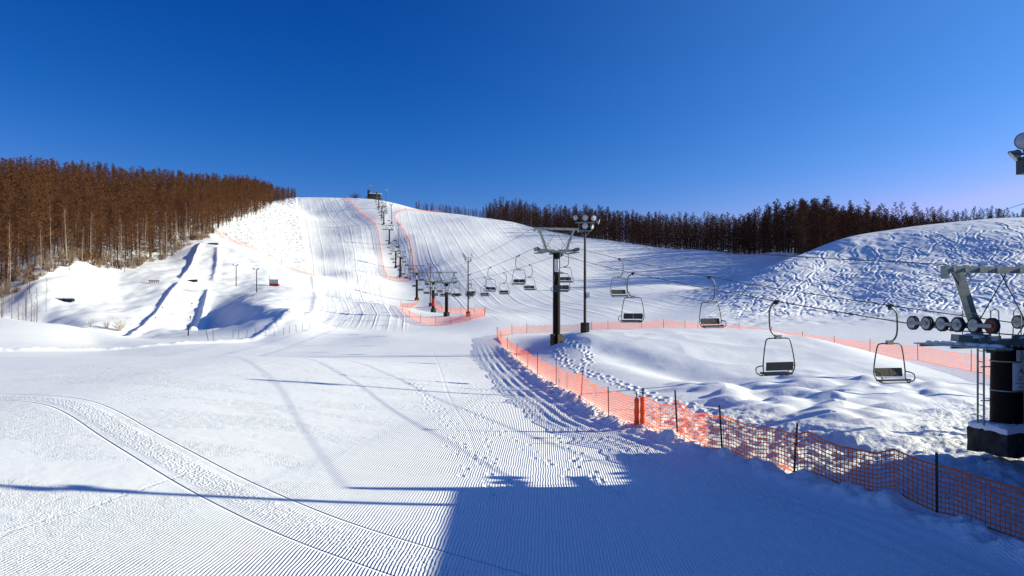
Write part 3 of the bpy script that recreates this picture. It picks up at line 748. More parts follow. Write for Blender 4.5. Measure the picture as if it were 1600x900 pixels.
def make_tower(i, near=False):
    Y = TOW[i]; zb = TZ[i]; Hh = RZ[i] - zb; rad = (.43 if near else .36)
    ordn = ['nearest', 'second', 'third', 'fourth', 'fifth', 'sixth', 'seventh', 'eighth', 'ninth', 'tenth', 'eleventh', 'twelfth'][i]
    lab = {0: 'nearest lift tower with ladder and white notice at the right edge', 1: 'second lift tower with yellow base padding beside the tall floodlight', 2: 'third lift tower with wide V frame inside the fenced oval',
           3: 'fourth lift tower with red patch on its column inside the fenced oval', 4: 'fifth lift tower at the back of the fenced oval', 11: 'topmost lift tower at the summit station'}.get(i, ordn + ' lift tower up the line on the main hill, counted from the bottom')
    t = thing('lift_tower', lab, 'lift tower', (LIFT(Y), Y, zb), ANG, 'towers of the chairlift')
    top = Hh - .55
    m = MB(); m.lathe([(rad, -.4), (rad * .97, top * .5), (rad * .93, top)], 28 if near else 14)
    m.lathe([(rad * 1.25, top - .02), (rad * 1.25, top + .06)], 20); m.build('column', 'dark_column_paint', t, True)
    if near:
        b = MB(); rn = random.Random(3); prof = [(0, 0)]
        vs = []
        for z_, s in ((-.62, 1.0), (-.3, 1.02), (.05, .98), (.12, .92)):
            for k in range(24):
                a = 2 * math.pi * k / 24; q = max(abs(math.cos(a)), abs(math.sin(a))); vs.append(Vector((math.cos(a) / q * .70 * s + rn.gauss(0, .03), math.sin(a) / q * .70 * s + rn.gauss(0, .03), z_ + rn.gauss(0, .02))))
        fs = [(r * 24 + k, r * 24 + (k + 1) % 24, (r + 1) * 24 + (k + 1) % 24, (r + 1) * 24 + k) for r in range(3) for k in range(24)] + [tuple(range(72, 96))]
        b._add(vs, fs); ft = b.build('footing', 'weathered_concrete', t)
        s = MB(); vs = []
        for z_, sc_ in ((.06, 1.03), (.17, 1.02), (.24, .93), (.27, .6)):
            for k in range(32):
                a = 2 * math.pi * k / 32; q = max(abs(math.cos(a)), abs(math.sin(a))) ** .9; vs.append(Vector((math.cos(a) / q * .70 * sc_ + rn.gauss(0, .025), math.sin(a) / q * .70 * sc_ + rn.gauss(0, .025), z_ + rn.gauss(0, .018))))
        s._add(vs, [(r * 32 + k, r * 32 + (k + 1) % 32, (r + 1) * 32 + (k + 1) % 32, (r + 1) * 32 + k) for r in range(3) for k in range(32)] + [tuple(range(96, 128))])
        s.build('snow_cap', 'loose_snow', ft, True)
        l = MB(); lx = -rad - .32; ly = .15
        for dx in (-.17, .17): l.tube([(lx + dx * .35, ly + dx, .2), (lx + dx * .35, ly + dx, top + .2)], .028, 8)
        k = .45
        while k < top: l.tube([(lx - .06, ly - .17, k), (lx + .06, ly + .17, k)], .014, 6); k += .32
        for q in (.9, 1.9): l.tube([(lx, ly, q), (-rad * .6, ly, q)], .018, 6)
        l.build('ladder', 'galvanised_steel', t, True)
        cd_ = MB(); cd_.tube([(rad * .55, -rad * .85, -.1), (rad * .55, -rad * .85, 1.1), (rad * .62, -rad * .8, top)], .02, 6); cd_.build('conduit', 'galvanised_steel', t)
        bl = MB()
        for k in range(18): bl.lathe([(.022, 0), (.022, .05)], 6, Matrix.Translation((math.cos(k * .349) * rad * 1.16, math.sin(k * .349) * rad * 1.16, top + .06)))
        for q in (-1.9, -1.5, -1.0, -.4, .4, 1.0, 1.5, 1.9): bl.box((q, -.11, Hh + 1.76), (.07, .03, .12)); bl.box((q + .1, 0, Hh + 1.875), (.1, .12, .04))
        bl.build('bolt', 'sheave_steel', t)
        bd = MB()
        for q in (1.2, 2.06, 2.45): bd.lathe([(rad * 1.0, q), (rad * 1.0, q + .03)], 28)
        bd.build('band', 'galvanised_steel', t)
    else:
        p = MB()
        for k in range(4):
            a = k * math.pi / 2 + .4; p.box((math.cos(a) * (rad + .11), math.sin(a) * (rad + .11), .32), (.18, .52, 1.1), Matrix.Rotation(a, 3, 'Z'))
        p.build('base_padding', 'yellow_padding' if i == 1 else ('weathered_concrete'), t)
        if i in (3, 6):
            p = MB(); p.lathe([(rad * 1.03, 1.5), (rad * 1.03, 3.3)], 16); p.build('red_sleeve', 'red_padding', t)
    # crossarm with upswept ends
    c = MB()
    for s in (-1, 1):
        c.bar((0, 0, top + .06), (s * .85, 0, Hh - .32), .34, .26); c.bar((s * .8, 0, Hh - .34), (s * (GAUGE - .16), 0, Hh - .22), .30, .20)
        c.box((s * .45, 0, top + .12), (.5, .04, .5))
    c.box((0, 0, top + .16), (1.0, .5, .24))
    c.build('crossarm', 'galvanised_steel', t)
    v = {}
    for s in (-1, 1):
        v_ = MB(); v_.bar((s * .98, 0, Hh - .2), (s * 1.68, 0, Hh + 1.68), .24, .18)
        v_.box((s * 1.0, 0, Hh - .16), (.5, .3, .06)); v_.build('gantry_arm', 'galvanised_steel', t)
    b = MB(); b.box((0, 0, Hh + 1.76), (4.3, .20, .20))
    for s in (-1, 1):
        b.box((s * 2.12, 0, Hh + 1.66), (.12, .22, .34)); b.tube([(s * 1.35, 0, Hh + 1.66), (s * 1.35 - .12, 0, Hh + 1.45), (s * 1.35, 0, Hh + 1.40), (s * 1.35 + .12, 0, Hh + 1.45), (s * 1.35, 0, Hh + 1.66)], .02, 6)
    b.build('lifting_beam', 'galvanised_steel', t)
    w = MB()
    for s in (-1, 1):
        w.tube([(s * .35, .1, top + .2), (s * 1.9, 0, Hh + 1.66)], .016, 5)
        w.tube([(-s * .1, .1, Hh + 1.66), (s * 1.05, .15, Hh - .1)], .016, 5)
    w.build('stay_rod', 'steel_cable', t)
    down = near
    nw = 6 if near else 4; pitch = .58 if near else .40
    for s in (-1, 1):
        sh = MB(); zc = Hh + (.17 if down else -.17)
        for k in range(nw // 2):
            y0 = (2 * k - (nw - 1) / 2) * pitch; sh.box((s * GAUGE - .10 * s, y0 + pitch / 2, zc), (.03, pitch + .16, .10)); sh.box((s * GAUGE + .10 * s, y0 + pitch / 2, zc), (.03, pitch + .16, .10))
        sh.box((s * (GAUGE - .17), 0, zc - .02), (.08, pitch * (nw - 2), .16)); sh.box((s * (GAUGE - .22), 0, zc - .1), (.2, .3, .22))
        sa = sh.build('sheave_frame', 'galvanised_steel', t)
        for k in range(nw):
            wv = MB(); M = Matrix.Translation((s * GAUGE, (k - (nw - 1) / 2) * pitch, zc)) @ Matrix.Rotation(R(90), 4, 'Y')
            rw = .215 if near else .17
            wv.cur = 0; wv.lathe([(rw, -.055), (rw * 1.03, -.045), (rw * .93, -.012), (rw * .93, .012), (rw * 1.03, .045), (rw, .055)], 24 if near else 12, M)
            wv.cur = 1; wv.lathe([(rw * .78, -.066), (rw * .80, -.06), (rw * .80, .06), (rw * .78, .066)], 20 if near else 10, M); wv.cur = 0
            wv.lathe([(.045, -.10), (.045, .10)], 10, M)
            wv.build('sheave_wheel', ['black_rubber', 'rust_red' if (near and k == 0 and s < 0) else 'sheave_steel'], sa, True)
        cw = MB(); cwl = 3.0 if near else 2.4
        for k in range(5): cw.box((s * (GAUGE + (-.62 + k * .13)), 0, Hh - .46), (.085, cwl, .035))
        for k in (-1, 0, 1): cw.box((s * (GAUGE - .45), k * cwl * .4, Hh - .51), (.85, .06, .06))
        cwo = cw.build('catwalk', 'galvanised_steel', t)
        rl = MB()
        for yy_ in ((-.5, .5) if near else (-.8, .8)):
            rl.tube([(s * .75, yy_, Hh - .3), (s * .78, yy_, Hh + .55), (s * .9, yy_, Hh + .62), (s * 1.05, yy_, Hh + .55), (s * 1.05, yy_, Hh - .3)], .016, 6)
        rl.tube([(s * (GAUGE - .5), -.55, Hh - .3), (s * (GAUGE - .5), -.55, Hh + .42), (s * (GAUGE - .5), -.2, Hh + .52), (s * (GAUGE - .5), .2, Hh + .42)], .014, 6)
        rl.build('guard_rail', 'galvanised_steel', t, True)
        if near:
            sn = MB(); rn = random.Random(8 + s)
            for k in range(14):
                yv = -1.2 + k * .18; sn.lathe([(.02, .07), (.09, .06), (.13, .02), (.14, -.02)], 8, Matrix.Translation((s * (GAUGE - .42 + rn.uniform(-.12, .12)), yv, Hh - .425)))
            for k in range(9): sn.lathe([(.02, .10), (.10, .08), (.16, .02), (.16, -.02)], 8, Matrix.Translation((s * (.55 + .09 * k), rn.uniform(-.08, .08), Hh - .30 + .02 * (k % 3) + (.06 if k > 4 else 0))))
            sn.build('snow_cap', 'loose_snow', cwo, True)
    # plates facing down the line
    def plate(name, z0, z1, w_, mat, face=-math.pi / 2 + .0, off=.012, par=t):
        pm = MB(); nseg = 8; vs = []
        half = w_ / (2 * rad)
        for r_ in (rad + off, rad + off + .01):
            for k in range(nseg + 1):
                a = face - half + 2 * half * k / nseg
                for z_ in (z0, z1): vs.append((r_ * math.cos(a), r_ * math.sin(a), z_))
        n2 = 2 * (nseg + 1); fs = []
        for k in range(nseg):
            i0 = 2 * k; fs.append((n2 + i0, n2 + i0 + 2, n2 + i0 + 3, n2 + i0 + 1)); fs.append((i0, i0 + 1, i0 + 3, i0 + 2)); fs.append((i0, i0 + 2, n2 + i0 + 2, n2 + i0)); fs.append((i0 + 1, n2 + i0 + 1, n2 + i0 + 3, i0 + 3))
        fs.append((0, n2, n2 + 1, 1)); fs.append((n2 - 2, n2 - 1, 2 * n2 - 1, 2 * n2 - 2))
        pm._add(vs, fs); return pm.build(name, mat, par, True)
    if near:
        def text(par, s, z, size, face, dr, mat='black_ink', name='lettering'):
            cu = bpy.data.curves.new('lettering', 'FONT'); cu.body = s; cu.size = size; cu.align_x = 'CENTER'; cu.align_y = 'CENTER'; cu.extrude = .002
            tmp = bpy.data.objects.new('tmp_text', cu); C.objects.link(tmp); dg = bpy.context.evaluated_depsgraph_get(); mm = bpy.data.meshes.new_from_object(tmp.evaluated_get(dg)); bpy.data.objects.remove(tmp); bpy.data.curves.remove(cu)
            for v_ in mm.vertices:
                a = face + v_.co.x / rad; r_ = rad + dr + v_.co.z; zz_ = z + v_.co.y; v_.co = (r_ * math.cos(a), r_ * math.sin(a), zz_)
            mm.materials.clear(); mm.materials.append(MATS[mat]); mm.update(); return link(name, mm, par)
        f0 = -math.pi / 2 - ANG + .62 - .28
        n1 = plate('number_plate', 2.10, 2.43, .30, 'white_plate', f0)
        text(n1, '1', 2.355, .17, f0, .026); text(n1, '12', 2.185, .17, f0, .026)
        ln = MB(); a0 = f0; ln.box((0, 0, 0), (.24, .004, .015), None); lm = ln.mesh('rule', 'black_ink')
        for v_ in lm.vertices:
            a = f0 + v_.co.x / rad; r_ = rad + .026 + v_.co.y; v_.co = (r_ * math.cos(a), r_ * math.sin(a), 2.272 + v_.co.z)
        link('lettering', lm, n1)
        f1 = f0 + .02
        nt = plate('notice', 1.25, 2.05, .52, 'white_plate', f1)
        e = MB()
        def tri(pts): e._add([(p[0], 0, p[1]) for p in pts], [tuple(range(len(pts)))])
        tri([(0, 2.58), (.04, 2.44), (-.02, 2.45)]); tri([(-.04, 2.5), (.0, 2.38), (-.10, 2.36)]); tri([(.02, 2.44), (.12, 2.33), (.0, 2.35)]); tri([(-.12, 2.33), (.13, 2.30), (.12, 2.27), (-.11, 2.29)])
        em = e.mesh('emblem', 'grey_ink')
        for v_ in em.vertices:
            a = f1 + v_.co.x / rad; v_.co = ((rad + .027) * math.cos(a), (rad + .027) * math.sin(a), 1.25 + (v_.co.z - 1.68) * .77)
        link('emblem', em, nt)
        for z_, n_, wd in ((2.18, 3, .05), (2.08, 4, .05), (1.93, 6, .055), (1.79, 3, .06)):
            q = MB(); rn = random.Random(int(z_ * 100))
            for k in range(n_):
                x0 = (k - (n_ - 1) / 2) * wd * 1.25
                q._add([(x0 - wd * .4, 0, z_), (x0 + wd * .4, 0, z_ + rn.uniform(0, .01)), (x0 + wd * .3, 0, z_ + .045), (x0 - wd * .35, 0, z_ + rn.uniform(.03, .05))], [(0, 1, 2, 3)])
            qm = q.mesh('lettering', 'grey_ink')
            for v_ in qm.vertices:
                a = f1 + v_.co.x / rad; v_.co = ((rad + .027) * math.cos(a), (rad + .027) * math.sin(a), 1.25 + (v_.co.z - 1.68) * .77)
            link('lettering', qm, nt)
    elif i < 5:
        plate('number_plate', top - 1.75, top - .55, .42, 'white_plate', -math.pi / 2 - ANG)
    return t
for i in range(len(TOW)): make_tower(i, i == 0)

def cable(name, lat, zf, label, r, y0, y1):
    m = MB(); ys = []
    for a, b in zip(TOW[:-1], TOW[1:]):
        n = max(8, int((b - a) / 4)); ys += [a + (b - a) * k / n for k in range(n)]
    ys = [y for y in [y0] + ys + [TOW[-1], y1] if y0 <= y <= y1]; ys = sorted(set(ys))
    pts = []
    for y in ys:
        p = on_line(y, lat); p.z = zf(y); pts.append(p)
    m.tube(pts, r, 6); return tag(m.build(name, 'steel_cable'), label, 'cable', 'cables of the chairlift')
cable('haul_rope', -GAUGE, rope_z, 'left haul rope of the chairlift carrying the uphill chairs', .018, 10, 560)
cable('haul_rope', GAUGE, rope_z, 'right haul rope of the chairlift carrying the downhill chairs', .018, 10, 560)
def comm_z(Y):
    for i in range(len(TOW) - 1):
        if Y <= TOW[i + 1] and Y >= TOW[i]:
            t = (Y - TOW[i]) / (TOW[i + 1] - TOW[i]); s = TOW[i + 1] - TOW[i]
            return RZ[i] + (RZ[i + 1] - RZ[i]) * t + 1.9 - s * .009 * 4 * t * (1 - t)
    return (RZ[0] if Y < TOW[0] else RZ[-1]) + 1.9
cable('signal_cable', -2.08, comm_z, 'black signal cable strung along the tops of the lift towers', .015, 22, 551)

def make_chair():
    t = thing('lift_chair', '', 'lift chair')
    g = MB(); g.box((0, 0, .0), (.09, .34, .10)); g.box((0, .0, -.07), (.07, .14, .12)); g.build('grip', 'black_rubber', t)
    h = MB(); h.tube(chaikin([(0, 0, -.05), (-.16, 0, -.10), (-.34, 0, -.30), (-.36, 0, -.75), (-.35, 0, -1.15), (-.20, 0, -1.38), (.0, 0, -1.42)], 2), .034, 8); h.build('hanger', 'chair_steel', t, True)
    j = MB(); j.box((0, 0, -1.46), (.26, .14, .16)); j.build('hanger_joint', 'galvanised_steel', t)
    f = MB()
    f.tube(chaikin([(.0, 0, -1.50), (.46, 0, -1.50), (.58, 0, -1.60), (.74, .0, -2.55), (.70, .04, -2.86), (.62, .30, -3.02), (.55, .44, -3.02)], 2), .026, 8)
    f.tube(chaikin([(.0, 0, -1.50), (-.46, 0, -1.50), (-.58, 0, -1.60), (-.74, .0, -2.55), (-.70, .04, -2.86), (-.62, .30, -3.02), (-.55, .44, -3.02)], 2), .026, 8)
    f.tube([(-.68, .10, -2.93), (.68, .10, -2.93)], .02, 6); f.tube([(-.60, .42, -3.02), (.60, .42, -3.02)], .02, 6)
    f.build('frame', 'chair_steel', t, True)
    for s in (-1, 1):
        a = MB(); a.tube(chaikin([(s * .73, .0, -2.60), (s * .76, .34, -2.64), (s * .76, .50, -2.72), (s * .74, .50, -2.92), (s * .66, .32, -3.0)], 2), .024, 8); a.build('armrest', 'chair_steel', t, True)
    s = MB(); s.box((0, .24, -2.93), (1.22, .46, .07), Matrix.Rotation(R(7), 3, 'X')); s.build('seat', 'dark_seat_vinyl', t)
    for k in (-1, 1):
        b = MB(); b.box((k * .312, -.035, -2.64), (.60, .05, .34), Matrix.Rotation(R(9), 3, 'X')); b.build('backrest', ['dark_seat_vinyl'], t)
    return t
chair0 = make_chair()
ORD = ['first', 'second', 'third', 'fourth', 'fifth', 'sixth', 'seventh', 'eighth', 'ninth', 'tenth']
TN = ['nearest', 'second', 'third', 'fourth', 'fifth', 'sixth', 'seventh', 'eighth', 'ninth', 'tenth', 'eleventh', 'topmost']
vinyl2 = None
KIDS = {chair0.name: list(chair0.children)}
first = True; count = {}
from collections import OrderedDict
for side, start in ((-1, 30.8), (1, 29.1)):
    y = start; step = 15.45 if side < 0 else 14.85
    while y < 548:
        if min(abs(y - q) for q in TOW) > 1.3:
            c = chair0 if first else copy_tree(chair0); first = False
            p = on_line(y, side * GAUGE); c.location = (p.x, p.y, rope_z(y) - .0); c.rotation_euler = (0, 0, ANG + (0 if side < 0 else math.pi) + random.gauss(0, .03))
            c.rotation_euler.x = random.gauss(0, .028); c.rotation_euler.y = random.gauss(0, .012)
            i = sum(1 for q in TOW if q < y) - 1; k = count.get((side, i), 0); count[(side, i)] = k + 1
            c['label'] = 'empty chair on the %s rope, %s one above the %s lift tower' % ('left uphill' if side < 0 else 'right downhill', ORD[k], TN[i])
            c['group'] = 'chairs of the chairlift'
            if side > 0 and y < 120:
                for ch in c.children:
                    if ch.name.startswith('backrest'):
                        if vinyl2 is None: vinyl2 = ch.data.copy(); 
                        pass
        y += step
# the downhill chairs' cushions are given a light brown vinyl
wm = {}
for o in list(bpy.data.objects):
    if o.name.startswith('backrest') and o.parent and o.parent.get('label', '').find('downhill') >= 0:
        k = o.data.name
        if k not in wm:
            wm[k] = o.data.copy(); wm[k].materials.clear(); wm[k].materials.append(MATS['brown_seat_vinyl'])
        o.data = wm[k]

# ------------------------------------------------------------------ floodlights
def lamp(mb_h, mb_g, c, d, r):
    c, d = Vector(c), Vector(d).normalized(); M = Matrix.Translation(c) @ d.to_track_quat('Z', 'Y').to_matrix().to_4x4()
    mb_h.lathe([(r * .25, -r * 1.05), (r * .45, -r * .95), (r * .62, -r * .55), (r * .93, -r * .1), (r, 0), (r * 1.02, .02), (r * .93, .02), (r * .9, -.01)], 16, M)
    mb_g.lathe([(r * .90, .0), (r * .75, .025), (r * .3, .04)], 16, M)
def floodlight(x, y, z, Hh, lamps, label, big=True, box=True, pad=None, rz=0, rad=.13, bars=((1.9, .95), (1.2, .15))):
    t = thing('floodlight', label, 'floodlight', (x, y, z), rz, 'floodlights of the slopes')
    m = MB(); m.lathe([(rad * 1.1, -.3), (rad, Hh * .5), (rad * .75, Hh)], 12); m.build('pole', 'brown_pole', t, True)
    c = MB()
    for (w, dz) in bars: c.box((0, 0, Hh + dz - .35), (w, .08, .07)); c.box((0, -.26, Hh + dz - .35), (w, .05, .05))
    c.tube([(0, 0, Hh - .1), (0, 0, Hh + bars[0][1] - .32)], rad * .6, 8)
    for s in (-1, 1):
        c.tube([(0, 0, Hh - .75), (s * .5, 0, Hh - .2)], .025, 6); c.tube([(s * bars[1][0] * .5, 0, Hh + bars[1][1] - .35), (s * bars[1][0] * .5, 0, Hh + bars[0][1] - .35)], .03, 6)
    c.build('lamp_bracket', 'galvanised_steel', t)
    for (p, d, r) in lamps:
        h, g = MB(), MB(); lamp(h, g, (p[0], p[1], Hh + p[2]), d, r); ho = h.build('lamp', 'lamp_housing', t, True); g.build('lens', 'lamp_glass', ho, True)
    if box:
        b = MB(); b.box((.30, -.05, 3.6), (.26, .22, .55)); b.box((.17, 0, 3.5), (.1, .1, .3)); b.build('switch_box', 'hut_panel', t)
    if pad == 'none': return t
    p = MB()
    for k in range(3):
        a = k * 2.1 + .3; p.box((math.cos(a) * (rad + .14), math.sin(a) * (rad + .14), .35), (.2, .42, 1.2), Matrix.Rotation(a, 3, 'Z'))
    p.build('base_padding', pad or 'weathered_concrete', t)
    return t
big = [((-.95, -.25, 1.05), (-.5, -.8, -.25), .26), ((0, -.28, 1.05), (0.05, -1, -.2), .30), ((.82, -.28, 1.0), (.45, -1, -.2), .29), ((1.35, -.1, .7), (1, -.2, -.3), .28), ((-.02, -.28, .25), (0.02, -1, -.25), .30), ((.72, -.25, .2), (.9, -.5, -.25), .27)]
def small_set():
    return [((math.cos(a) * .95, -.2 + .3 * math.sin(a), .75 + .35 * (k % 2)), (math.cos(a), -.9 - .3 * math.sin(a), -.4), .26) for k, a in enumerate((0, .7, 2.4, 3.14))] + [((0.5, -.25, .2), (.4, -1, -.3), .25), ((-.5, -.25, .2), (-.4, -1, -.3), .25)]
def fl_at(px, Y, Hh, lamps, label, **k): x, y = at(px, Y); return floodlight(x, y, gz(x, y), Hh, lamps, label, **k)
fl_at(914, 72, 10.0, big, 'tall floodlight with six round lamps right of the second lift tower')
fl_at(731.5, 141, 10.6, small_set(), 'floodlight with red base padding inside the fenced oval', pad='red_padding')
fl_at(672.4, 200, 10.8, small_set(), 'floodlight just behind the fenced oval, between the fourth and fifth lift towers')
fl_at(640.6, 279, 10.8, small_set(), 'floodlight with blue base padding at the foot of the upper slope', pad='blue_padding')
fl_at(623, 358, 10.8, small_set(), 'floodlight half way up the main hill beside the right netting')
fl_at(611.6, 434, 10.8, small_set(), 'floodlight high on the main hill right of the ninth lift tower')
fl_at(603, 515, 10.8, small_set(), 'floodlight just below the summit right of the lift line')
fl_at(577, 572, 10.0, small_set(), 'topmost floodlight standing left of the summit station')
# floodlights whose shadows cross the piste; the first one's lamp shows at the right edge
near_l = [((-.42, -.2, -4.47), (-.45, -1, -.1), .23), ((-.46, .15, -4.82), (-1, .5, -.9), .2), ((-.5, -.2, .7), (-.5, -1, -.3), .28), ((.5, -.2, .7), (.5, -1, -.3), .28)]
nl = floodlight(14.3, 20.4, 0, 13.9, near_l, 'nearest floodlight with a round lamp at the right edge', box=False, rad=.12, pad='none')
bx = MB(); bx.box((-.30, 0, 8.80), (.20, .3, .45)); bx.tube([(-.4, -.1, 9.3), (-.22, 0, 9.0), (-.05, 0, 8.0)], .02, 6); bx.box((-.25, 0, 9.12), (.6, .1, .05)); bx.build('ballast_box', 'ballast_green', nl)
floodlight(33, 45, 0, 15.6, big, 'tall floodlight unseen right of the lift, added for its shadow across the piste', rad=.15)  # outside the view, added to cast the long shadow on the piste
x, y = 28, 38.1; m = MB(); m.lathe([(.11, -.3), (.09, 4), (.05, 9.3)], 10); m.lathe([(.05, 9.3), (.11, 9.36), (.05, 9.5)], 10); o = m.build('shadow_pole', 'brown_pole', None, True); o.location = (x, y, 0); tag(o, 'unseen plain pole right of the lift, added for its thin shadow', 'pole')  # plain pole outside the view, added to cast a thin shadow

# ------------------------------------------------------------------ nets
def net_fence(posts, label, h=1.15, cell=.12, ph=1.5, pr=.022, strand=.013, sag=.10, post_mat='black_pole', seg=4, lift=-.03, skip=(), tilt=.03):
    t = thing('net_fence', label, 'fence', (posts[0][0], posts[0][1], 0), 0, 'orange net fences'); ox, oy = posts[0]
    zs = gzs(posts); rn = random.Random(int(abs(ox * 10)))
    P = []                                           # foot line with sub points
    for k in range(len(posts) - 1):
        (ax, ay), (bx, by) = posts[k], posts[k + 1]; d = math.dist(posts[k], posts[k + 1]); n = max(2, int(d / .5) if d < 12 else int(d / 1.5))
        for j in range(n): P.append((ax + (bx - ax) * j / n, ay + (by - ay) * j / n, j / n, d))
    P.append((*posts[-1], 0., 1.)); gzv = gzs([(p[0], p[1]) for p in P])
    m = MB(); top, bot, arcs = [], [], [0.]
    for k, p in enumerate(P):
        s = min(sag, .02 * p[3]) * 4 * p[2] * (1 - p[2]); bl = (.10 * math.sin(k * 1.7) * (0 if p[2] == 0 else 1)) * .5
        top.append(Vector((p[0] - ox + bl * .3, p[1] - oy, gzv[k] + h - s + rn.gauss(0, .01)))); bot.append(Vector((p[0] - ox - bl * .2, p[1] - oy - bl * .4, gzv[k] + .04)))
        if k: arcs.append(arcs[-1] + math.dist(P[k][:2], P[k - 1][:2]))
    rows = max(3, int(round(h / cell)))
    for r_ in range(rows + 1):
        f = r_ / rows; w = strand * (1.5 if r_ in (0, rows) else 1)
        line = [b.lerp(a, f) + Vector((0, 0, .006 * math.sin(i * 2.3 + r_))) for i, (a, b) in enumerate(zip(top, bot))]
        for a, b in zip(line[:-1], line[1:]):
            n = (b - a).cross(Vector((0, 0, 1))); n = n.normalized() * .004 if n.length > 0 else Vector((.004, 0, 0)); u = Vector((0, 0, w / 2))
            m._add([a - u, b - u, b + u, a + u], [(0, 1, 2, 3)])
    L_ = arcs[-1]; nc = int(L_ / cell); i = 0
    for c in range(nc + 1):
        s = c * cell
        while i < len(arcs) - 2 and arcs[i + 1] < s: i += 1
        f = (s - arcs[i]) / max(1e-6, arcs[i + 1] - arcs[i]); a = bot[i].lerp(bot[i + 1], f); b = top[i].lerp(top[i + 1], f); d = (bot[i + 1] - bot[i]); d.z = 0; d = d.normalized() * strand / 2
        m._add([a - d, a + d, b + d, b - d], [(0, 1, 2, 3)])
    m.build('net', 'orange_net', t)
    for k, (x, y) in enumerate(posts):
        if k in skip: continue
        pm = MB(); hh = ph * rn.uniform(.92, 1.08); lx, ly = rn.gauss(0, tilt), rn.gauss(0, tilt)
        pm.tube([(x - ox - lx * .2, y - oy - ly * .2 - .03, zs[k] - .25), (x - ox + lx * hh, y - oy - .03 + ly * hh, zs[k] + hh)], pr, 8); pm.build('post', post_mat, t, True)
    return t
net_fence(NEAR_POSTS[10:], 'orange net fence in the right foreground in front of the nearest lift tower', 1.12, .125, 1.45, .032, .029, .12)
nf = net_fence(NEAR_POSTS[:10], 'orange net fence curving along the piste to the second lift tower', 1.12, .11, 1.4, .024, .027, .08)
net_fence(FAR_POSTS, 'orange net fence along the far side of the snow mound', 1.2, .16, 1.5, .026, .026, .1)
# the rolled net ends where the two lengths meet
for q in (NEAR_POSTS[9], NEAR_POSTS[10]):
    m = MB(); z = gz(*q)
    m.lathe([(.09, .0), (.11, .15), (.085, .35), (.105, .55), (.085, .8), (.10, 1.05), (.06, 1.12)], 10)
    o = m.build('net_roll', 'orange_net', None, True); o.location = (q[0] - .02, q[1] - .09, z)
    tag(o, 'orange roll of netting ending the %s fence' % ('curving left' if q == NEAR_POSTS[9] else 'right foreground'), 'net roll', 'rolled net ends at the fence joint')
def wpts(L_): return [at(*p) for p in L_]
oval = [(652, 210), (636, 190), (626, 173), (629, 158), (640, 148), (657, 140), (680, 133), (705, 131), (735, 134), (757, 139), (758, 147), (742, 156), (720, 163), (704, 172), (690, 186), (676, 200)]
net_fence(wpts(oval), 'orange net fence round the oval of lift towers at the hill foot', 1.25, .22, 1.5, .03, .034, .08, tilt=.05)
net_fence(wpts([(541, 560), (548, 535), (560, 500), (575, 465), (586, 435), (591, 400), (594, 370), (597, 335), (600, 310), (604, 288), (610, 279), (625, 277), (642, 276)]), 'orange net fence down the left side of the lift line on the main hill', 1.3, .3, 1.6, .035, .045, .05)
net_fence(wpts([(690, 520), (660, 512), (632, 505), (620, 490), (617, 470), (622, 440), (632, 405), (640, 370), (645, 335), (648, 300), (649, 285)]), 'orange net fence down the right side of the lift line on the main hill', 1.3, .3, 1.6, .035, .045, .05)
net_fence(wpts([(338, 268), (360, 262), (385, 252), (410, 243), (440, 233), (465, 224), (490, 214)]), 'orange net fence below the chopped snow on the left slope', 1.2, .3, 1.8, .03, .035, .05)

# ------------------------------------------------------------------ small things left of the piste
def valley_lamp(px, py, h, label):
    x, y = hit(px, py, 118); t = thing('yard_lamp', label, 'lamp', (x, y, gz(x, y)), 0, 'lamps above the tubing lanes')
    m = MB(); m.tube([(0, 0, -.3), (0, 0, h)], .13, 8, True, .09); m.build('pole', 'brown_pole', t, True)
    b = MB(); b.box((-.15, 0, h), (1.2, .08, .08)); b.build('lamp_bracket', 'galvanised_steel', t)
    for s in (-.7, .4):
        a, g = MB(), MB(); lamp(a, g, (s, -.1, h + .12), (s, -.8, -.6), .24); ho = a.build('lamp', 'lamp_housing', t, True); g.build('lens', 'lamp_glass', ho, True)
valley_lamp(369, 447, 4.9, 'left one of two lamp posts above the hollow')
valley_lamp(401, 457, 5.0, 'right one of two lamp posts above the hollow, nearer the red hut')
x, y = hit(429, 447, 130); t = thing('ticket_hut', 'small grey hut with red base on the terrace above the hollow', 'hut', (x, y, gz(x, y) - .15), .1)
m = MB(); m.box((0, 0, .35), (2.1, 1.5, .7)); m.build('red_base', 'hut_red', t)
m = MB()
for s in (-1, 1): m.box((s * 1.0, 0, 1.15), (.1, 1.5, .9)); m.box((s * .95, -.7, 1.15), (.1, .1, .9))
m.box((0, .7, 1.15), (2.0, .08, .9)); m.build('wall', 'hut_panel', t)
m = MB(); m.box((0, -.69, 1.15), (1.8, .03, .86)); m.build('window', 'lamp_glass', t)
m = MB(); m.box((0, 0, 1.66), (2.3, 1.7, .12)); m.build('roof', 'hut_panel', t); m = MB(); m.tube([(-1.1, -.6, 0), (-1.1, -.6, 2.7)], .04, 6); m.build('flagpole', 'black_pole', t)
def snow_bench(px, py, w, label, name='snowy_mat', snow=True, y0=118):
    x, y = hit(px, py, y0); t = thing(name, label, 'mat', (x, y, gz(x, y)), random.uniform(-.1, .1))
    m = MB(); rn = random.Random(int(px))
    for k in range(int(w / .35)): m.box((-w / 2 + .35 * (k + .5), rn.gauss(0, .05), .14), (.36, .7, .5 + rn.gauss(0, .05)))
    m.build('mat_edge', 'black_rubber', t)
    if snow:
        s = MB()
        for k in range(int(w / .3) + 1): s.lathe([(.02, .34), (.3, .28), (.5, .12), (.55, 0)], 10, Matrix.Translation((-w / 2 + .3 * k, .12, .36)) @ Matrix.Diagonal((1, 1, .8, 1)))
        s.build('snow_cap', 'loose_snow', t, True)
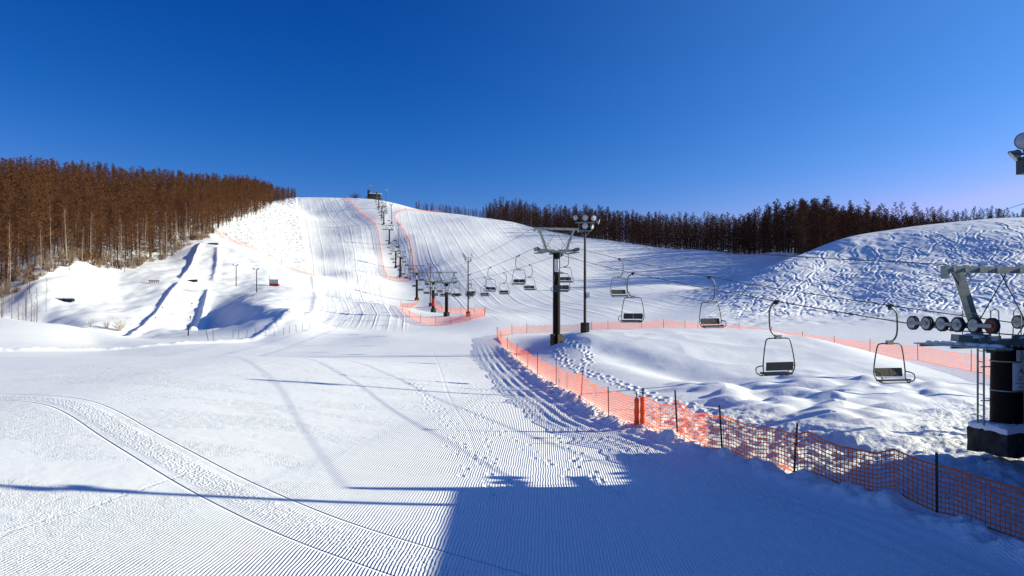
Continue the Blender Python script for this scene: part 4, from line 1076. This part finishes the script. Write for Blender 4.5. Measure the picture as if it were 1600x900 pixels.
snow_bench(103, 471, 3.4, 'dark snow covered bench on the snowfield left of the tubing lanes')
snow_bench(299, 440, 3.0, 'black mat edge across the step in the upper tubing lane', snow=False)
snow_bench(333, 382, 3.2, 'black mat edge at the top of the tubing lanes', snow=False)
x, y = hit(241, 443, 125); t = thing('sled_rack', 'red timber sled rack at the left side of the tubing lanes', 'rack', (x, y, gz(x, y)), .15)
m = MB()
for k in range(5): m.box((-.9 + .45 * k, 0, .35), (.08, .1, .9))
m.build('post', 'rust_red', t); m = MB(); m.box((0, 0, .62), (2.2, .7, .12)); m.box((0, -.1, .35), (2.1, .1, .12)); m.build('shelf', 'rust_red', t)
m = MB()
for k in range(6): m.lathe([(.02, .16), (.2, .12), (.3, 0)], 8, Matrix.Translation((-.8 + .3 * k, .1, .68)))
m.build('snow_cap', 'loose_snow', t, True)
def stake(px, py, h, label, group, mat='black_pole', y0=75, r=.035, flag=False, lean=.06):
    x, y = hit(px, py, y0); m = MB(); lx = random.gauss(0, lean) * h
    m.tube([(0, 0, -.2), (lx, 0, h)], r, 6)
    if flag: m.box((lx * .7, 0, h * .72), (.34, .05, .18))
    o = m.build('marker_stake', mat); o.location = (x, y, gz(x, y)); tag(o, label, 'stake', group)
for k, (px, py) in enumerate(((429, 525), (443, 524), (452, 522), (463, 520), (473, 518), (484, 514), (492, 509), (364, 529), (373, 528), (385, 528), (400, 527), (415, 526))):
    stake(px, py, 1.1, 'thin dark marker stake in the row on the bank left of the piste', 'marker stakes left of the piste', y0=88, r=.025)
stake(294, 525, 1.6, 'thick dark stake at the foot of the right tubing lane', None, y0=100, r=.09)
stake(326, 533, 1.4, 'left of two leaning twigs on the bank beside the piste', None, y0=84, r=.03, lean=.2)
stake(333, 532, 1.5, 'right of two leaning twigs on the bank beside the piste', None, y0=84, r=.03, lean=.2)
for k, (px, py, ll) in enumerate(((243, 502, 'lowest flagged stake beside the left tubing ridge'), (254, 482, 'upper flagged stake beside the left tubing ridge'), (297, 502, 'lower flagged stake beside the right tubing ridge'), (300, 480, 'upper flagged stake beside the right tubing ridge'))):
    stake(px, py, 1.0, ll, 'flagged stakes in the tubing lanes', 'brown_pole', 116, .04, True)

# ------------------------------------------------------------------ summit station, off-frame lodge, wire
x, y = at(586, 566); zt = gz(x, y)
t = thing('summit_station', 'dark hut of the lift summit station under a snowy roof', 'building', (x, y, zt - .3), ANG)
m = MB(); m.box((0, 0, 2.2), (8.5, 4.5, 4.4)); m.box((-4.8, 0, 3.6), (1.8, 2.2, 7.2)); m.build('wall', 'timber_wall', t)
m = MB(); m.box((.2, 0, 4.6), (9.4, 5.4, .35)); m.build('roof', 'loose_snow', t)
m = MB(); m.box((-4.8, -1.12, 5.6), (1.3, .06, 1.0)); m.build('window', 'window_glass', t); m = MB(); m.box((1.4, -2.27, 1.6), (1.5, .06, 2.2)); m.box((-1.6, -2.27, 2.4), (2.4, .06, 1.0)); m.build('window', 'window_glass', t)
# lodge beside the camera: casts the broad shadow over the near piste
fp = [(16.0, 22.1), (24.4, 22.4), (24.4, -7), (16.2, -7)]
t = thing('ski_lodge', 'timber ski lodge beside the piste, out of frame on the right', 'building', (20, 5, 0))
m = MB(); vs = [(a - 20, b - 5, z) for z in (-.5, 6.0) for a, b in fp]; m._add(vs, [(0, 3, 2, 1), (4, 5, 6, 7)] + [(k, (k + 1) % 4, 4 + (k + 1) % 4, 4 + k) for k in range(4)]); m.build('wall', 'timber_wall', t)
m = MB(); vs = [((a - 20) * 1.02, (b - 5) * 1.01, z) for z in (6.005, 6.2) for a, b in fp]; m._add(vs, [(0, 3, 2, 1), (4, 5, 6, 7)] + [(k, (k + 1) % 4, 4 + (k + 1) % 4, 4 + k) for k in range(4)]); m.build('roof', 'loose_snow', t)
for k in range(4):
    m = MB(); m.box((-3.95, -9 + 4.6 * k, 2.0), (.08, 2.2, 1.4)); w = m.build('window', 'window_glass', t)
t = thing('shadow_block', 'unseen raised block on steel posts, added out of frame on the right for its shadow', 'building', (19.8, 24.6, 0))  # unseen block, added and sized to cast the step in the lodge's shadow
m = MB(); m.box((0, 0, 4.98), (1.2, 4.8, .75)); m.build('shadow_slab', 'hut_panel', t); m = MB(); m.box((0, 0, 5.43), (1.3, 5.0, .14)); m.build('roof', 'loose_snow', t)
for sx in (-.5, .5):
    for sy in (-2.2, 2.2): m = MB(); m.tube([(sx, sy, -.3), (sx, sy, 4.6)], .06, 8); m.build('post', 'galvanised_steel', t)
m = MB(); a, b = Vector((14.3, 20.4, 7.85)), Vector((*at(1440, 240), Zp(346, 240)))
m.tube([a.lerp(b, k / 30) - Vector((0, 0, 1.2 * 4 * (k / 30) * (1 - k / 30))) for k in range(31)], .008, 6)
tag(m.build('overhead_wire', 'steel_cable'), 'thin overhead wire running from the right edge to the right hill', 'wire')
